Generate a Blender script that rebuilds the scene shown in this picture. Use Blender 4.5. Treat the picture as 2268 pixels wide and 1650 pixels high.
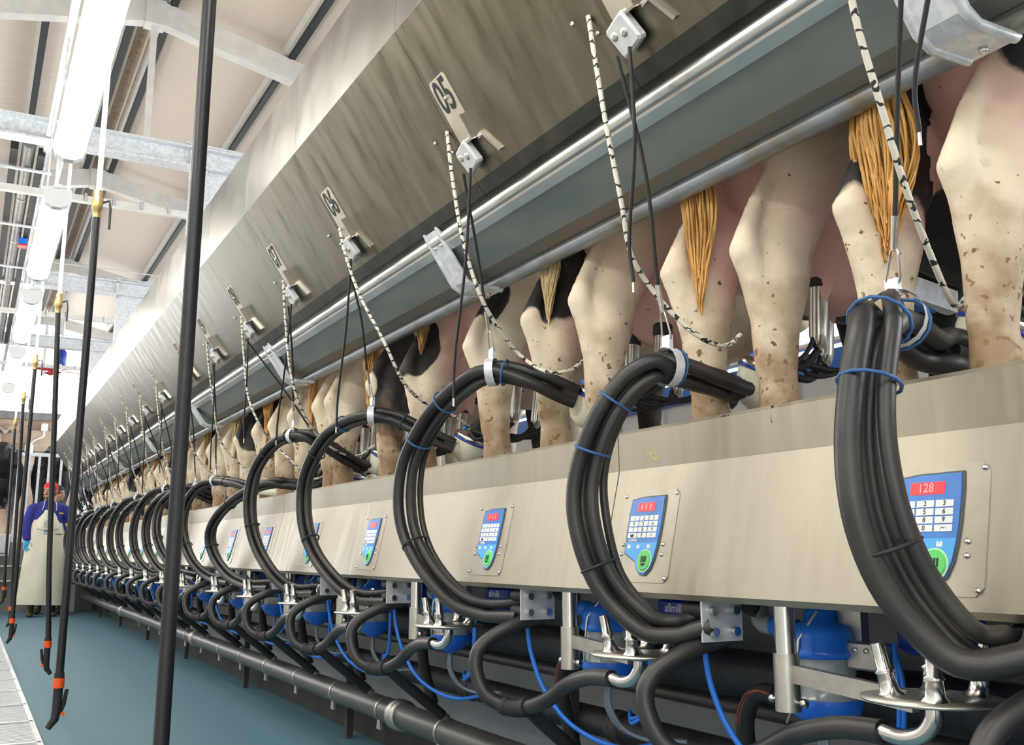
import bpy, bmesh, math, random
import numpy as np
from mathutils import Vector, Matrix
random.seed(7)
rng = np.random.default_rng(7)
for o in list(bpy.data.objects): bpy.data.objects.remove(o)
scn = bpy.context.scene
COL = scn.collection
# ------------------------------------------------------------------ camera
W, H = 2268., 1650.
F = 2160.
VX, VY = -75., 1222.          # vanishing point of the milking row
CX, CY = W/2, H/2
CAM = np.array([0., 0., .82])
_vy = np.array([VX-CX, VY-CY, F]); _vy /= np.linalg.norm(_vy)
_up = np.array([0, -F, VY-CY]); _up /= np.linalg.norm(_up)
_vx = np.cross(_vy, _up); _vx /= np.linalg.norm(_vx)
R = np.stack([_vx, _vy, _up], 1)
cd = bpy.data.cameras.new('camera'); cam = bpy.data.objects.new('camera', cd); COL.objects.link(cam)
cd.sensor_fit = 'HORIZONTAL'; cd.sensor_width = 36.; cd.lens = F/W*36.; cd.clip_start = .02; cd.clip_end = 300
M = Matrix.Identity(4)
for i in range(3):
    M[i][0] = R[0, i]; M[i][1] = -R[1, i]; M[i][2] = -R[2, i]; M[i][3] = CAM[i]
cam.matrix_world = M
scn.camera = cam
# ------------------------------------------------------------------ world, lights, exposure
scn.view_settings.view_transform = 'Standard'
scn.view_settings.look = 'None'
scn.view_settings.gamma = 1.0
scn.view_settings.use_curve_mapping = False
scn.view_settings.exposure = 0.45
LAMP_STRENGTH = 16.0
SKY_STRENGTH = 4.5
wd = bpy.data.worlds.new('overcast_sky'); scn.world = wd; wd.use_nodes = True
nt = wd.node_tree; nt.nodes.clear()
bg = nt.nodes.new('ShaderNodeBackground'); ow = nt.nodes.new('ShaderNodeOutputWorld')
bg.inputs[0].default_value = (.93, .965, 1., 1); bg.inputs[1].default_value = SKY_STRENGTH
nt.links.new(bg.outputs[0], ow.inputs[0])

def ray(x, y): return R.T @ np.array([(x-CX)/F, (y-CY)/F, 1.])
def PX(x, y, X):
    r = ray(x, y); return CAM + r*(X/r[0])
def PY(x, y, Y):
    r = ray(x, y); return CAM + r*(Y/r[1])

# ------------------------------------------------------------------ materials
MT = {}
def mat(name, c1, c2=None, rough=.5, metal=0., scale=12., bump=0., bscale=60., stretch=(1, 1, 1), rough2=None, detail=4., lo=.35, hi=.65, emit=None, estr=0., trans=0., spec=None, sss=0.):
    m = bpy.data.materials.new(name); m.use_nodes = True
    n = m.node_tree.nodes; l = m.node_tree.links; b = n['Principled BSDF']
    b.inputs['Base Color'].default_value = (*c1, 1); b.inputs['Roughness'].default_value = rough; b.inputs['Metallic'].default_value = metal
    if spec is not None: b.inputs['Specular IOR Level'].default_value = spec
    if trans: b.inputs['Transmission Weight'].default_value = trans
    if c2 is not None or bump or rough2 is not None:
        tc = n.new('ShaderNodeTexCoord'); mp = n.new('ShaderNodeMapping'); mp.inputs['Scale'].default_value = stretch
        l.new(tc.outputs['Object'], mp.inputs[0])
    if c2 is not None or rough2 is not None:
        ns = n.new('ShaderNodeTexNoise'); ns.inputs['Scale'].default_value = scale; ns.inputs['Detail'].default_value = detail
        l.new(mp.outputs[0], ns.inputs[0])
        if c2 is not None:
            cr = n.new('ShaderNodeValToRGB'); cr.color_ramp.elements[0].position = lo; cr.color_ramp.elements[1].position = hi
            cr.color_ramp.elements[0].color = (*c1, 1); cr.color_ramp.elements[1].color = (*c2, 1)
            l.new(ns.outputs[0], cr.inputs[0]); l.new(cr.outputs[0], b.inputs['Base Color'])
        if rough2 is not None:
            mr = n.new('ShaderNodeMapRange'); mr.inputs['From Min'].default_value = .3; mr.inputs['From Max'].default_value = .7
            mr.inputs['To Min'].default_value = rough; mr.inputs['To Max'].default_value = rough2
            l.new(ns.outputs[0], mr.inputs['Value']); l.new(mr.outputs[0], b.inputs['Roughness'])
    if bump:
        nb = n.new('ShaderNodeTexNoise'); nb.inputs['Scale'].default_value = bscale; nb.inputs['Detail'].default_value = 3
        l.new(mp.outputs[0], nb.inputs[0]); bp = n.new('ShaderNodeBump'); bp.inputs['Strength'].default_value = bump; bp.inputs['Distance'].default_value = .01
        l.new(nb.outputs[0], bp.inputs['Height']); l.new(bp.outputs[0], b.inputs['Normal'])
    if emit is not None:
        b.inputs['Emission Color'].default_value = (*emit, 1); b.inputs['Emission Strength'].default_value = estr
    MT[name] = m
    return m

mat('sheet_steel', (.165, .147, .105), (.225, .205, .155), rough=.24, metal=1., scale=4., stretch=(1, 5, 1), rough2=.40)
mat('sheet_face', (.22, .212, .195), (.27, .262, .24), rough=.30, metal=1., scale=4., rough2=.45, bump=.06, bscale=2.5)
mat('steel_strip', (.62, .58, .49), (.55, .51, .42), rough=.5, metal=1., scale=10.)
mat('console_steel', (.41, .37, .295), (.46, .42, .34), rough=.36, metal=.75, scale=4., stretch=(1, 8, 1), rough2=.5)
mat('plate_steel', (.41, .375, .30), (.46, .42, .345), rough=.4, metal=.7, scale=20.)
mat('steel', (.72, .71, .69), (.62, .61, .58), rough=.2, metal=1., scale=25.)
mat('dull_steel', (.50, .48, .44), (.60, .58, .53), rough=.38, metal=1., scale=25.)
mat('galvanised', (.62, .67, .73), (.78, .82, .86), rough=.42, metal=.35, scale=40., lo=.4, hi=.6)
mat('rail_green', (.20, .24, .24), (.27, .30, .29), rough=.5, metal=.5, scale=8., stretch=(1, .4, 1))
mat('rail_dirty', (.22, .23, .22), (.33, .23, .14), rough=.6, metal=.3, scale=6., stretch=(1, .5, 1), lo=.45, hi=.7)
mat('rail_pipe', (.34, .38, .42), (.27, .24, .19), rough=.38, metal=.7, scale=9., lo=.45, hi=.7)
mat('bright_lip', (.72, .71, .67), (.58, .60, .60), rough=.25, metal=.9, scale=10., stretch=(1, .5, 1))
mat('rubber', (.020, .020, .022), (.045, .042, .038), rough=.38, scale=7., lo=.45, hi=.75, bump=.04, bscale=40)
mat('rubber_matt', (.012, .012, .014), (.02, .02, .022), rough=.6, scale=10.)
mat('hose_black', (.012, .013, .018), rough=.35)
mat('pipe_black', (.013, .014, .019), (.03, .03, .036), rough=.5, scale=20.)
mat('pipe_grey', (.085, .082, .078), (.13, .125, .115), rough=.38, metal=.5, scale=10., stretch=(1, .3, 1))
mat('duct_grey', (.20, .20, .20), (.26, .26, .25), rough=.4, metal=.4, scale=8.)
mat('blue_plastic', (.016, .16, .76), (.02, .19, .82), rough=.22, scale=10.)
mat('blue_dark', (.012, .05, .34), (.014, .06, .4), rough=.35, scale=10.)
mat('band_blue', (.03, .11, .30), rough=.5)
mat('block_grey', (.56, .58, .60), (.64, .66, .68), rough=.4, metal=.2, scale=30)
mat('blue_tube', (.02, .20, .80), rough=.3)
mat('clear_plastic', (.50, .56, .56), (.58, .63, .62), rough=.15, scale=10., trans=.35)
mat('clear_tube', (.30, .36, .44), rough=.15, trans=.45)
mat('cream_bowl', (.78, .77, .62), (.84, .83, .70), rough=.25, scale=8.)
mat('white_plastic', (.80, .81, .80), rough=.3)
mat('cord_black', (.02, .02, .022), rough=.6)
mat('key_white', (.86, .88, .86), rough=.4)
mat('face_blue', (.035, .19, .62), (.045, .22, .66), rough=.3, scale=15.)
mat('face_cyan', (.07, .42, .90), rough=.3)
mat('face_grey', (.07, .09, .10), rough=.4)
mat('button_green', (.12, .66, .16), rough=.35)
mat('button_rim', (.55, .85, .50), rough=.35)
mat('ink', (.012, .012, .012), rough=.6)
mat('white_ink', (.85, .87, .9), rough=.6)
mat('display_red', (.25, .0, .0), rough=.3, emit=(1., .02, .03), estr=1.1)
mat('display_digit', (.6, .02, .03), rough=.3, emit=(1., .10, .10), estr=2.6)
mat('chalk_yellow', (.72, .60, .10), rough=.9)
mat('red_stripe', (.35, .07, .04), rough=.5)
mat('orange_plastic', (.85, .10, .01), rough=.4)
mat('brass', (.55, .42, .20), (.45, .33, .15), rough=.4, metal=.8, scale=30)
mat('floor_blue', (.062, .165, .22), (.125, .25, .31), rough=.55, scale=130., bump=.3, bscale=420., lo=.3, hi=.7)
mat('concrete', (.17, .16, .145), (.25, .24, .22), rough=.8, scale=5., bump=.2, bscale=50)
mat('concrete_pale', (.50, .48, .45), (.58, .56, .53), rough=.85, scale=2.)
mat('fold_shade', (.020, .021, .018), (.05, .048, .04), rough=.35, metal=.4, scale=14.)  # near-black colour standing in for shade on the panels' down-facing fold
mat('concrete_dark', (.035, .034, .032), (.06, .057, .052), rough=.7, scale=6., bump=.2, bscale=40)
mat('wall_white', (.62, .62, .60), (.68, .68, .66), rough=.6, scale=3.)
mat('wall_grey', (.30, .31, .34), (.36, .37, .39), rough=.6, scale=3.)
mat('grating', (.62, .64, .66), (.72, .74, .75), rough=.4, metal=.5, scale=20.)
mat('paint_grey', (.66, .65, .63), (.74, .73, .71), rough=.5, scale=10.)
mat('purlin_dark', (.015, .022, .024), rough=.6)
mat('rust', (.36, .30, .24), (.30, .16, .07), rough=.7, scale=14., lo=.5, hi=.68)
mat('board_white', (.80, .84, .88), rough=.5)
mat('board_blue', (.02, .16, .60), rough=.5)
mat('brick', (.33, .22, .16), (.52, .40, .30), rough=.85, scale=3., detail=6., bump=.3, bscale=20)
mat('stone', (.55, .45, .36), (.40, .30, .22), rough=.85, scale=4., bump=.3, bscale=20)
mat('lamp_end', (.80, .83, .84), rough=.5)
mat('lamp_glow', (.9, .9, .9), rough=.4, emit=(1., .965, .885), estr=LAMP_STRENGTH)
mat('skin', (.44, .24, .15), (.48, .27, .17), rough=.5, scale=30.)
mat('stubble', (.10, .055, .035), rough=.7)
mat('hair', (.012, .010, .008), rough=.6)
mat('cap_red', (.70, .018, .02), rough=.7)
mat('cap_dark', (.02, .022, .02), rough=.8)
mat('sweater_blue', (.022, .028, .24), (.03, .038, .30), rough=.8, scale=30., bump=.2, bscale=90)
mat('yellow_cloth', (.60, .45, .02), rough=.8)
mat('apron', (.70, .68, .54), (.78, .76, .64), rough=.45, scale=4.)
mat('apron_print', (.45, .47, .48), rough=.6)
mat('apron_blue', (.10, .25, .48), rough=.6)
mat('glove', (.05, .40, .72), rough=.45)
mat('trousers', (.035, .030, .025), rough=.8)
mat('boot', (.05, .040, .022), rough=.5)
mat('fan_red', (.62, .03, .03), rough=.4)
mat('tail_gold', (.46, .22, .05), (.70, .40, .12), rough=.55, scale=60., stretch=(1, 1, .15))
mat('tail_pale', (.52, .38, .18), (.66, .52, .30), rough=.55, scale=60., stretch=(1, 1, .15))
mat('tail_brown', (.20, .10, .03), (.55, .33, .10), rough=.55, scale=60., stretch=(1, 1, .15))
mat('wire', (.75, .75, .73), rough=.3, metal=.8)
mat('rubber_grey', (.05, .05, .06), rough=.5)

def rope_mat():
    m = bpy.data.materials.new('rope_flecked'); m.use_nodes = True
    n = m.node_tree.nodes; l = m.node_tree.links; b = n['Principled BSDF']; b.inputs['Roughness'].default_value = .8
    tc = n.new('ShaderNodeTexCoord'); mp = n.new('ShaderNodeMapping'); mp.inputs['Scale'].default_value = (1, 1, 1)
    w = n.new('ShaderNodeTexWave'); w.bands_direction = 'Z'; w.inputs['Scale'].default_value = 13.; w.inputs['Distortion'].default_value = 5.; w.inputs['Detail Scale'].default_value = 4
    cr = n.new('ShaderNodeValToRGB'); cr.color_ramp.elements[0].position = .86; cr.color_ramp.elements[1].position = .92
    cr.color_ramp.elements[0].color = (.72, .69, .60, 1); cr.color_ramp.elements[1].color = (.03, .03, .03, 1)
    l.new(tc.outputs['Object'], mp.inputs[0]); l.new(mp.outputs[0], w.inputs[0]); l.new(w.outputs[0], cr.inputs[0]); l.new(cr.outputs[0], b.inputs['Base Color'])
    MT['rope'] = m
rope_mat()
def roof_mat():
    m = bpy.data.materials.new('roof_panel'); m.use_nodes = True
    n = m.node_tree.nodes; l = m.node_tree.links; b = n['Principled BSDF']; b.inputs['Roughness'].default_value = .55
    tc = n.new('ShaderNodeTexCoord')
    w = n.new('ShaderNodeTexWave'); w.bands_direction = 'Y'; w.inputs['Scale'].default_value = 9.
    cr = n.new('ShaderNodeValToRGB'); cr.color_ramp.elements[0].position = .05; cr.color_ramp.elements[1].position = .16
    cr.color_ramp.elements[0].color = (.54, .465, .40, 1); cr.color_ramp.elements[1].color = (.70, .615, .54, 1)
    l.new(tc.outputs['Object'], w.inputs[0]); l.new(w.outputs[0], cr.inputs[0]); l.new(cr.outputs[0], b.inputs['Base Color'])
    MT['roof'] = m
roof_mat()
def cow_mat():
    m = bpy.data.materials.new('cow_hide'); m.use_nodes = True
    n = m.node_tree.nodes; l = m.node_tree.links; b = n['Principled BSDF']; b.inputs['Roughness'].default_value = .62
    tc = n.new('ShaderNodeTexCoord')
    def at(nm):
        a = n.new('ShaderNodeAttribute'); a.attribute_name = nm; return a.outputs['Fac']
    def noise(sc, det=5.):
        x = n.new('ShaderNodeTexNoise'); x.inputs['Scale'].default_value = sc; x.inputs['Detail'].default_value = det
        l.new(tc.outputs['Object'], x.inputs[0]); return x.outputs[0]
    def math_(op, a, bb):
        x = n.new('ShaderNodeMath'); x.operation = op
        for i, v in enumerate((a, bb)):
            if isinstance(v, (int, float)): x.inputs[i].default_value = v
            else: l.new(v, x.inputs[i])
        return x.outputs[0]
    def step(v, a, bb):
        x = n.new('ShaderNodeMapRange'); x.inputs['From Min'].default_value = a; x.inputs['From Max'].default_value = bb; l.new(v, x.inputs['Value']); return x.outputs[0]
    def mix(f, a, bb):
        x = n.new('ShaderNodeMix'); x.data_type = 'RGBA'; l.new(f, x.inputs[0])
        for i, v in ((6, a), (7, bb)):
            if isinstance(v, tuple): x.inputs[i].default_value = (*v, 1)
            else: l.new(v, x.inputs[i])
        return x.outputs[2]
    white = mix(step(noise(5.), .35, .7), (.74, .65, .51), (.60, .48, .34))
    pk = step(math_('ADD', at('pink'), math_('MULTIPLY', noise(6.), .25)), .45, .8)
    c = mix(pk, white, (.74, .46, .41))
    blk = step(math_('ADD', at('black'), math_('MULTIPLY', math_('SUBTRACT', noise(9., 8.), .5), .34)), .47, .52)
    c = mix(blk, c, (.014, .012, .012))
    # splashes of dried dirt, denser towards the hoof
    dr = step(math_('ADD', math_('MULTIPLY', at('dirt'), .17), noise(48., 3.)), .735, .765)
    c = mix(dr, c, (.17, .095, .04))
    d2 = step(math_('ADD', math_('MULTIPLY', at('dirt'), .55), math_('MULTIPLY', noise(14., 8.), .8)), .60, .92)
    c = mix(math_('MULTIPLY', d2, .85), c, (.27, .16, .07))
    c = mix(at('hoof'), c, (.07, .055, .04))
    l.new(c, b.inputs['Base Color'])
    bp = n.new('ShaderNodeBump'); bp.inputs['Strength'].default_value = .25; bp.inputs['Distance'].default_value = .012
    l.new(noise(28., 5.), bp.inputs['Height']); l.new(bp.outputs[0], b.inputs['Normal'])
    MT['cow'] = m
cow_mat()

# ------------------------------------------------------------------ mesh helpers
def catmull(pts, per=8):
    p = [np.array(q, float) for q in pts]
    p = [2*p[0]-p[1]] + p + [2*p[-1]-p[-2]]
    out = []
    for i in range(1, len(p)-2):
        for k in range(per):
            t = k/per; a, b, c, d = p[i-1], p[i], p[i+1], p[i+2]
            out.append(.5*((2*b)+(-a+c)*t+(2*a-5*b+4*c-d)*t*t+(-a+3*b-3*c+d)*t**3))
    out.append(p[-2]); return out

class MB:
    def __init__(s): s.v = []; s.f = []; s.sm = []
    def add(s, v, f, smooth=False):
        o = len(s.v); s.v += [tuple(map(float, q)) for q in v]; s.f += [tuple(i+o for i in q) for q in f]; s.sm += [smooth]*len(f); return s
    def hexa(s, c):   # 8 corners: bottom ring 0-3, top ring 4-7
        return s.add(c, [(3, 2, 1, 0), (4, 5, 6, 7), (0, 1, 5, 4), (1, 2, 6, 5), (2, 3, 7, 6), (3, 0, 4, 7)])
    def box(s, c, d, axes=None, bev=0.):
        c = np.array(c, float); h = np.array(d, float)/2
        ax = np.eye(3) if axes is None else np.array([np.array(a, float)/np.linalg.norm(a) for a in axes])
        if bev <= 0:
            pts = [c+ax[0]*h[0]*x+ax[1]*h[1]*y+ax[2]*h[2]*z for z in (-1, 1) for x, y in ((-1, -1), (1, -1), (1, 1), (-1, 1))]
            return s.hexa(pts)
        b = min(bev, min(h)*.9)
        def ring(ix, iy, z):
            return [c+ax[0]*px+ax[1]*py+ax[2]*z for px, py in ((-ix+b, -iy), (ix-b, -iy), (ix, -iy+b), (ix, iy-b), (ix-b, iy), (-ix+b, iy), (-ix, iy-b), (-ix, -iy+b))]
        rs = [ring(h[0]-b, h[1]-b, -h[2]), ring(h[0], h[1], -h[2]+b), ring(h[0], h[1], h[2]-b), ring(h[0]-b, h[1]-b, h[2])]
        return s.loft(rs, False)
    def loft(s, rings, smooth=True, caps=True):
        n = len(rings[0]); v = [q for r in rings for q in r]; f = []
        for i in range(len(rings)-1):
            for k in range(n):
                a = i*n+k; b = i*n+(k+1) % n; f.append((a, b, b+n, a+n))
        s.add(v, f, smooth)
        if caps:
            s.add(rings[0], [tuple(range(n-1, -1, -1))], False); s.add(rings[-1], [tuple(range(n))], False)
        return s
    def tube(s, pts, r, seg=8, caps=True, closed=False):
        P = [np.array(p, float) for p in pts]; N = len(P)
        if not hasattr(r, '__len__'): r = [r]*N
        T = []
        for i in range(N):
            a = P[i-1] if (i > 0 or closed) else P[i]; b = P[(i+1) % N] if (i < N-1 or closed) else P[i]
            t = b-a; T.append(t/max(np.linalg.norm(t), 1e-9))
        ref = np.array([0, 0, 1.]) if abs(T[0][2]) < .9 else np.array([1., 0, 0])
        u = np.cross(ref, T[0]); u /= np.linalg.norm(u); rings = []
        for i in range(N):
            u = u-T[i]*(u@T[i]); u /= np.linalg.norm(u); w = np.cross(T[i], u)
            rings.append([P[i]+r[i]*(math.cos(2*math.pi*k/seg)*u+math.sin(2*math.pi*k/seg)*w) for k in range(seg)])
        if closed: rings.append(rings[0]); caps = False
        return s.loft(rings, True, caps)
    def cyl(s, a, b, r, seg=14, r2=None): return s.tube([a, b], [r, r if r2 is None else r2], seg)
    def lathe(s, c, prof, axis=(0, 0, 1), seg=20):   # prof [(r,h)]
        ax = np.array(axis, float); ax /= np.linalg.norm(ax)
        ref = np.array([1., 0, 0]) if abs(ax[0]) < .9 else np.array([0, 1., 0])
        u = np.cross(ax, ref); u /= np.linalg.norm(u); w = np.cross(ax, u); c = np.array(c, float)
        return s.loft([[c+ax*h+max(r, 1e-4)*(math.cos(2*math.pi*k/seg)*u+math.sin(2*math.pi*k/seg)*w) for k in range(seg)] for r, h in prof], True)
    def ell(s, c, rad, seg=12, rings=8):
        c = np.array(c, float); rr = []
        for i in range(1, rings):
            t = math.pi*i/rings
            rr.append([c+np.array([rad[0]*math.sin(t)*math.cos(2*math.pi*k/seg), rad[1]*math.sin(t)*math.sin(2*math.pi*k/seg), -rad[2]*math.cos(t)]) for k in range(seg)])
        return s.loft(rr, True)
    def prism(s, poly, o, u, v, n, t):   # polygon in (u,v), extruded t along n
        o, u, v, n = [np.array(q, float) for q in (o, u, v, n)]
        a = [o+u*p[0]+v*p[1] for p in poly]; b = [q+n*t for q in a]; k = len(poly)
        s.add(a+b, [tuple(range(k-1, -1, -1)), tuple(range(k, 2*k))]+[(i, (i+1) % k, k+(i+1) % k, k+i) for i in range(k)])
        return s
    def sheet(s, prof, y0, y1, t=.004, ny=1):  # folded sheet: XZ profile extruded in Y
        p = [np.array(q, float) for q in prof]; N = len(p); off = []
        for i in range(N):
            d = (p[min(i+1, N-1)]-p[max(i-1, 0)]); d /= np.linalg.norm(d); off.append(p[i]+t*np.array([d[1], -d[0]]))
        ring = p+off[::-1]
        return s.loft([[(q[0], y, q[1]) for q in ring] for y in np.linspace(y0, y1, ny+1)], False)
    def mesh(s, name, org=(0, 0, 0)):
        me = bpy.data.meshes.new(name); o = np.array(org, float)
        me.from_pydata([tuple(np.array(q)-o) for q in s.v], [], s.f)
        me.polygons.foreach_set('use_smooth', s.sm); 
        bm = bmesh.new(); bm.from_mesh(me); bmesh.ops.recalc_face_normals(bm, faces=bm.faces); bm.to_mesh(me); bm.free()
        me.update(); return me
    def build(s, name, m, parent=None, org=None):
        if org is None: org = parent['_o'] if parent is not None else (0, 0, 0)
        me = s.mesh(name, org); me.materials.append(MT[m] if isinstance(m, str) else m)
        o = bpy.data.objects.new(name, me); COL.objects.link(o)
        if parent is not None: o.parent = parent; o['_o'] = tuple(map(float, org))
        else: o.location = org; o['_o'] = tuple(map(float, org))
        return o
def tag(o, label, cat, group=None):
    o['label'] = label; o['category'] = cat
    if group: o['group'] = group
    return o
def thing(name, org, label, cat, group=None):
    o = bpy.data.objects.new(name, None); COL.objects.link(o); o.empty_display_size = .05
    o.location = org; o['_o'] = tuple(map(float, org)); return tag(o, label, cat, group)
def struct(name, mb, m, parent=None, org=(0, 0, 0)):
    o = mb.build(name, m, parent, org if parent is None else None)
    if parent is None: o['kind'] = 'structure'
    return o
KIDS = {}
def copy_tree(o, dy=0., parent=None, dx=0., dz=0.):
    c = o.copy(); COL.objects.link(c)
    if parent is not None: c.parent = parent
    else: c.location = Vector(o.location)+Vector((dx, dy, dz))
    for ch in o.children: copy_tree(ch, 0., c)
    return c
_tx = {}
def text_pts(st):
    if st not in _tx:
        cu = bpy.data.curves.new('t', 'FONT'); cu.body = st; cu.align_x = 'CENTER'; cu.align_y = 'CENTER'; cu.size = 1.; cu.resolution_u = 3; cu.offset = .016
        o = bpy.data.objects.new('t', cu); COL.objects.link(o)
        dg = bpy.context.evaluated_depsgraph_get(); me = bpy.data.meshes.new_from_object(o.evaluated_get(dg))
        _tx[st] = ([tuple(v.co) for v in me.vertices], [tuple(p.vertices) for p in me.polygons])
        bpy.data.objects.remove(o); bpy.data.meshes.remove(me)
    return _tx[st]
def add_text(mb, st, o, u, v, size, sx=1.):
    P, Fc = text_pts(st); o, u, v = [np.array(q, float) for q in (o, u, v)]
    mb.add([o+u*p[0]*size*sx+v*p[1]*size for p in P], Fc); return mb
def remeshed(mb, voxel, smooth=2, name='body'):
    me = mb.mesh('tmp'); o = bpy.data.objects.new('tmp', me); COL.objects.link(o)
    md = o.modifiers.new('r', 'REMESH'); md.mode = 'VOXEL'; md.voxel_size = voxel; md.use_smooth_shade = True
    sm = o.modifiers.new('s', 'SMOOTH'); sm.factor = .5; sm.iterations = smooth
    dg = bpy.context.evaluated_depsgraph_get(); out = bpy.data.meshes.new_from_object(o.evaluated_get(dg)); out.name = name
    bpy.data.objects.remove(o); bpy.data.meshes.remove(me)
    out.polygons.foreach_set('use_smooth', [True]*len(out.polygons)); out.materials.clear(); return out
def eloft(mb, secs, seg=14):
    """secs: (centre, A, B) half-axes; rounded caps"""
    rings = []
    S = [(np.array(c, float), np.array(a, float), np.array(b, float)) for c, a, b in secs]
    d0 = S[0][0]-S[1][0]; d0 /= np.linalg.norm(d0); d1 = S[-1][0]-S[-2][0]; d1 /= np.linalg.norm(d1)
    r0 = min(np.linalg.norm(S[0][1]), np.linalg.norm(S[0][2])); r1 = min(np.linalg.norm(S[-1][1]), np.linalg.norm(S[-1][2]))
    S = [(S[0][0]+d0*r0*.5, S[0][1]*.45, S[0][2]*.45), (S[0][0]+d0*r0*.28, S[0][1]*.8, S[0][2]*.8)]+S+[(S[-1][0]+d1*r1*.28, S[-1][1]*.8, S[-1][2]*.8), (S[-1][0]+d1*r1*.5, S[-1][1]*.45, S[-1][2]*.45)]
    for c, a, b in S: rings.append([c+a*math.cos(2*math.pi*k/seg)+b*math.sin(2*math.pi*k/seg) for k in range(seg)])
    return mb.loft(rings)

# ------------------------------------------------------------------ layout of the row
PITCH, BAY = .71, 3.76
def stall_y(n): return 2.22+((n-1)//5)*BAY+((n-1) % 5)*PITCH-4*PITCH
STALLS = list(range(3, 21))
ROW0, ROW1 = -1.2, 14.05
WORD = {1: 'zero one', 2: 'zero two', 3: 'zero three', 4: 'zero four', 5: 'zero five', 6: 'zero six', 7: 'zero seven', 8: 'zero eight', 9: 'zero nine', 10: 'ten', 11: 'eleven', 12: 'twelve', 13: 'thirteen', 14: 'fourteen', 15: 'fifteen', 16: 'sixteen', 17: 'seventeen', 18: 'eighteen', 19: 'nineteen', 20: 'twenty'}
def where(n, what):
    if 5 <= n <= 8: return f'{what} at stall plate {WORD[n]}'
    if n == 4: return f'{what} one stall before plate zero five'
    if n == 3: return f'{what} two stalls before plate zero five'
    return f'{what} in the stalls beyond plate zero eight'
# ================================================================== THE SETTING
fl = MB().box((1.15, 7.0, -.05), (1.6, 17.2, .1)); struct('floor', fl, 'floor_blue')
wr = struct('wall_pit', MB().box((1.78, 7.0, .44), (.12, 17.2, .88)), 'wall_grey')
struct('baseboard_pit', MB().box((1.69, 7.0, .06), (.06, 17.2, .12)), 'concrete_dark')
pf = MB().box((3.0, 7.05, .875), (3.3, 17.3, .11)); struct('floor_platform', pf, 'concrete')
pe = MB().box((0.2, 18.6, .47), (9.0, 6.2, .96)); struct('wall_pit_end', pe, 'concrete')
struct('floor_yard', MB().box((0, 10, -.65), (60, 80, .1)), 'concrete_pale')
struct('wall_left_added', MB().box((-2.7, 6.2, 2.1), (.12, 18.6, 5.2)), 'wall_white')  # unseen wall, added to shut out sky light; pale for bounce
struct('wall_front_added', MB().box((1.4, -4.2, 2.3), (8.4, .12, 6.)), 'wall_white')  # added behind the camera, out of view, to hold back sky light
# raised galvanised grating on the left of the pit
gr = thing('floor_grating', (0., 6., .0), 'pale galvanised floor grating beside the blue pit floor', 'grating')
g = MB()
for x in (-.30, -.08, .14, .345): g.box((x, 7.0, .012), (.022, 17., .024))
for y in np.arange(3.0, 15.4, .6): g.box((.02, y, .012), (.66, .022, .024))
g.build('grating_frame', 'grating', gr)
g = MB()
for y in np.arange(3.0, 14., .032): g.box((.02, y, .011), (.65, .014, .014))
b = g.build('grating_bars', 'grating', gr); b['kind'] = 'stuff'
struct('floor_drain', MB().box((.0, 7.0, -.06), (.69, 17.2, .06)), 'concrete')
# ---- roof: gable with ridge at X = 1
RX, RZ, RS = 1.0, 5.52, .216
def roofz(x): return RZ-abs(x-RX)*RS
for nm, x0, x1 in (('ceiling_right', RX+.05, 5.6), ('ceiling_left', RX-.05, -4.6)):
    m = MB(); a, b2 = (x0, roofz(x0)), (x1, roofz(x1)); n_ = 1
    m.sheet([a, b2] if x0 < x1 else [b2, a], -4.2, 21.5, -.05)
    struct(nm, m, 'roof')
struct('ceiling_ridge', MB().sheet([(RX-.10, RZ-.03), (RX, RZ+.02), (RX+.10, RZ-.03)], -3., 21.5, -.02), 'rust')
for i, x in enumerate((-2.9, -1.85, -.82, .20, .86, 1.14, 2.16, 3.2, 4.25, 5.2)):
    z = roofz(x)-.075
    pu = struct('trim_%d' % (i+1), MB().box((x, 9.2, z), (.055, 24.4, .13)), 'purlin_dark')
    s = MB().box((x-.045, 9.2, z+.02), (.03, 24.4, .10)); s.build('purlin_flange', 'paint_grey', pu)
def bar(mb, a, b, w, h, up=(0, 0, 1)):
    a, b = np.array(a, float), np.array(b, float); d = b-a; L = np.linalg.norm(d); d /= L
    s = np.cross(d, up); s /= np.linalg.norm(s); t = np.cross(s, d)
    return mb.box((a+b)/2, (L, w, h), (d, s, t))
for k, y in enumerate((3.84, 8.04, 12.25, 16.45, 20.6)):
    t = thing('roof_truss', (RX, y, RZ-.25), ['grey steel roof truss hidden above the lamps', 'grey steel roof truss above the first ceiling beam', 'grey steel roof truss between the first and second ceiling beams', 'grey steel roof truss behind the second ceiling beam', 'grey steel roof truss at the open gable end'][k], 'roof truss', 'roof trusses')
    for sgn, x1 in ((1, 5.5), (-1, -4.5)):
        zo = .24
        bar(MB(), (RX, y, RZ-zo), (x1, y, roofz(x1)-zo), .11, .20).build('rafter', 'paint_grey', t)
    bar(MB(), (RX, y, RZ-.30), (RX+.0, y+.001, RZ-1.35), .05, .05, (1, 0, 0)).build('king_post', 'paint_grey', t)
    MB().box((RX, y, RZ-.26), (.16, .14, .22)).build('ridge_plate', 'paint_grey', t)
    MB().tube([(-4.4, y, RZ-1.38), (RX, y, RZ-1.36), (5.4, y, RZ-1.38)], .007, 6).build('tie_rod', 'paint_grey', t)
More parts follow.
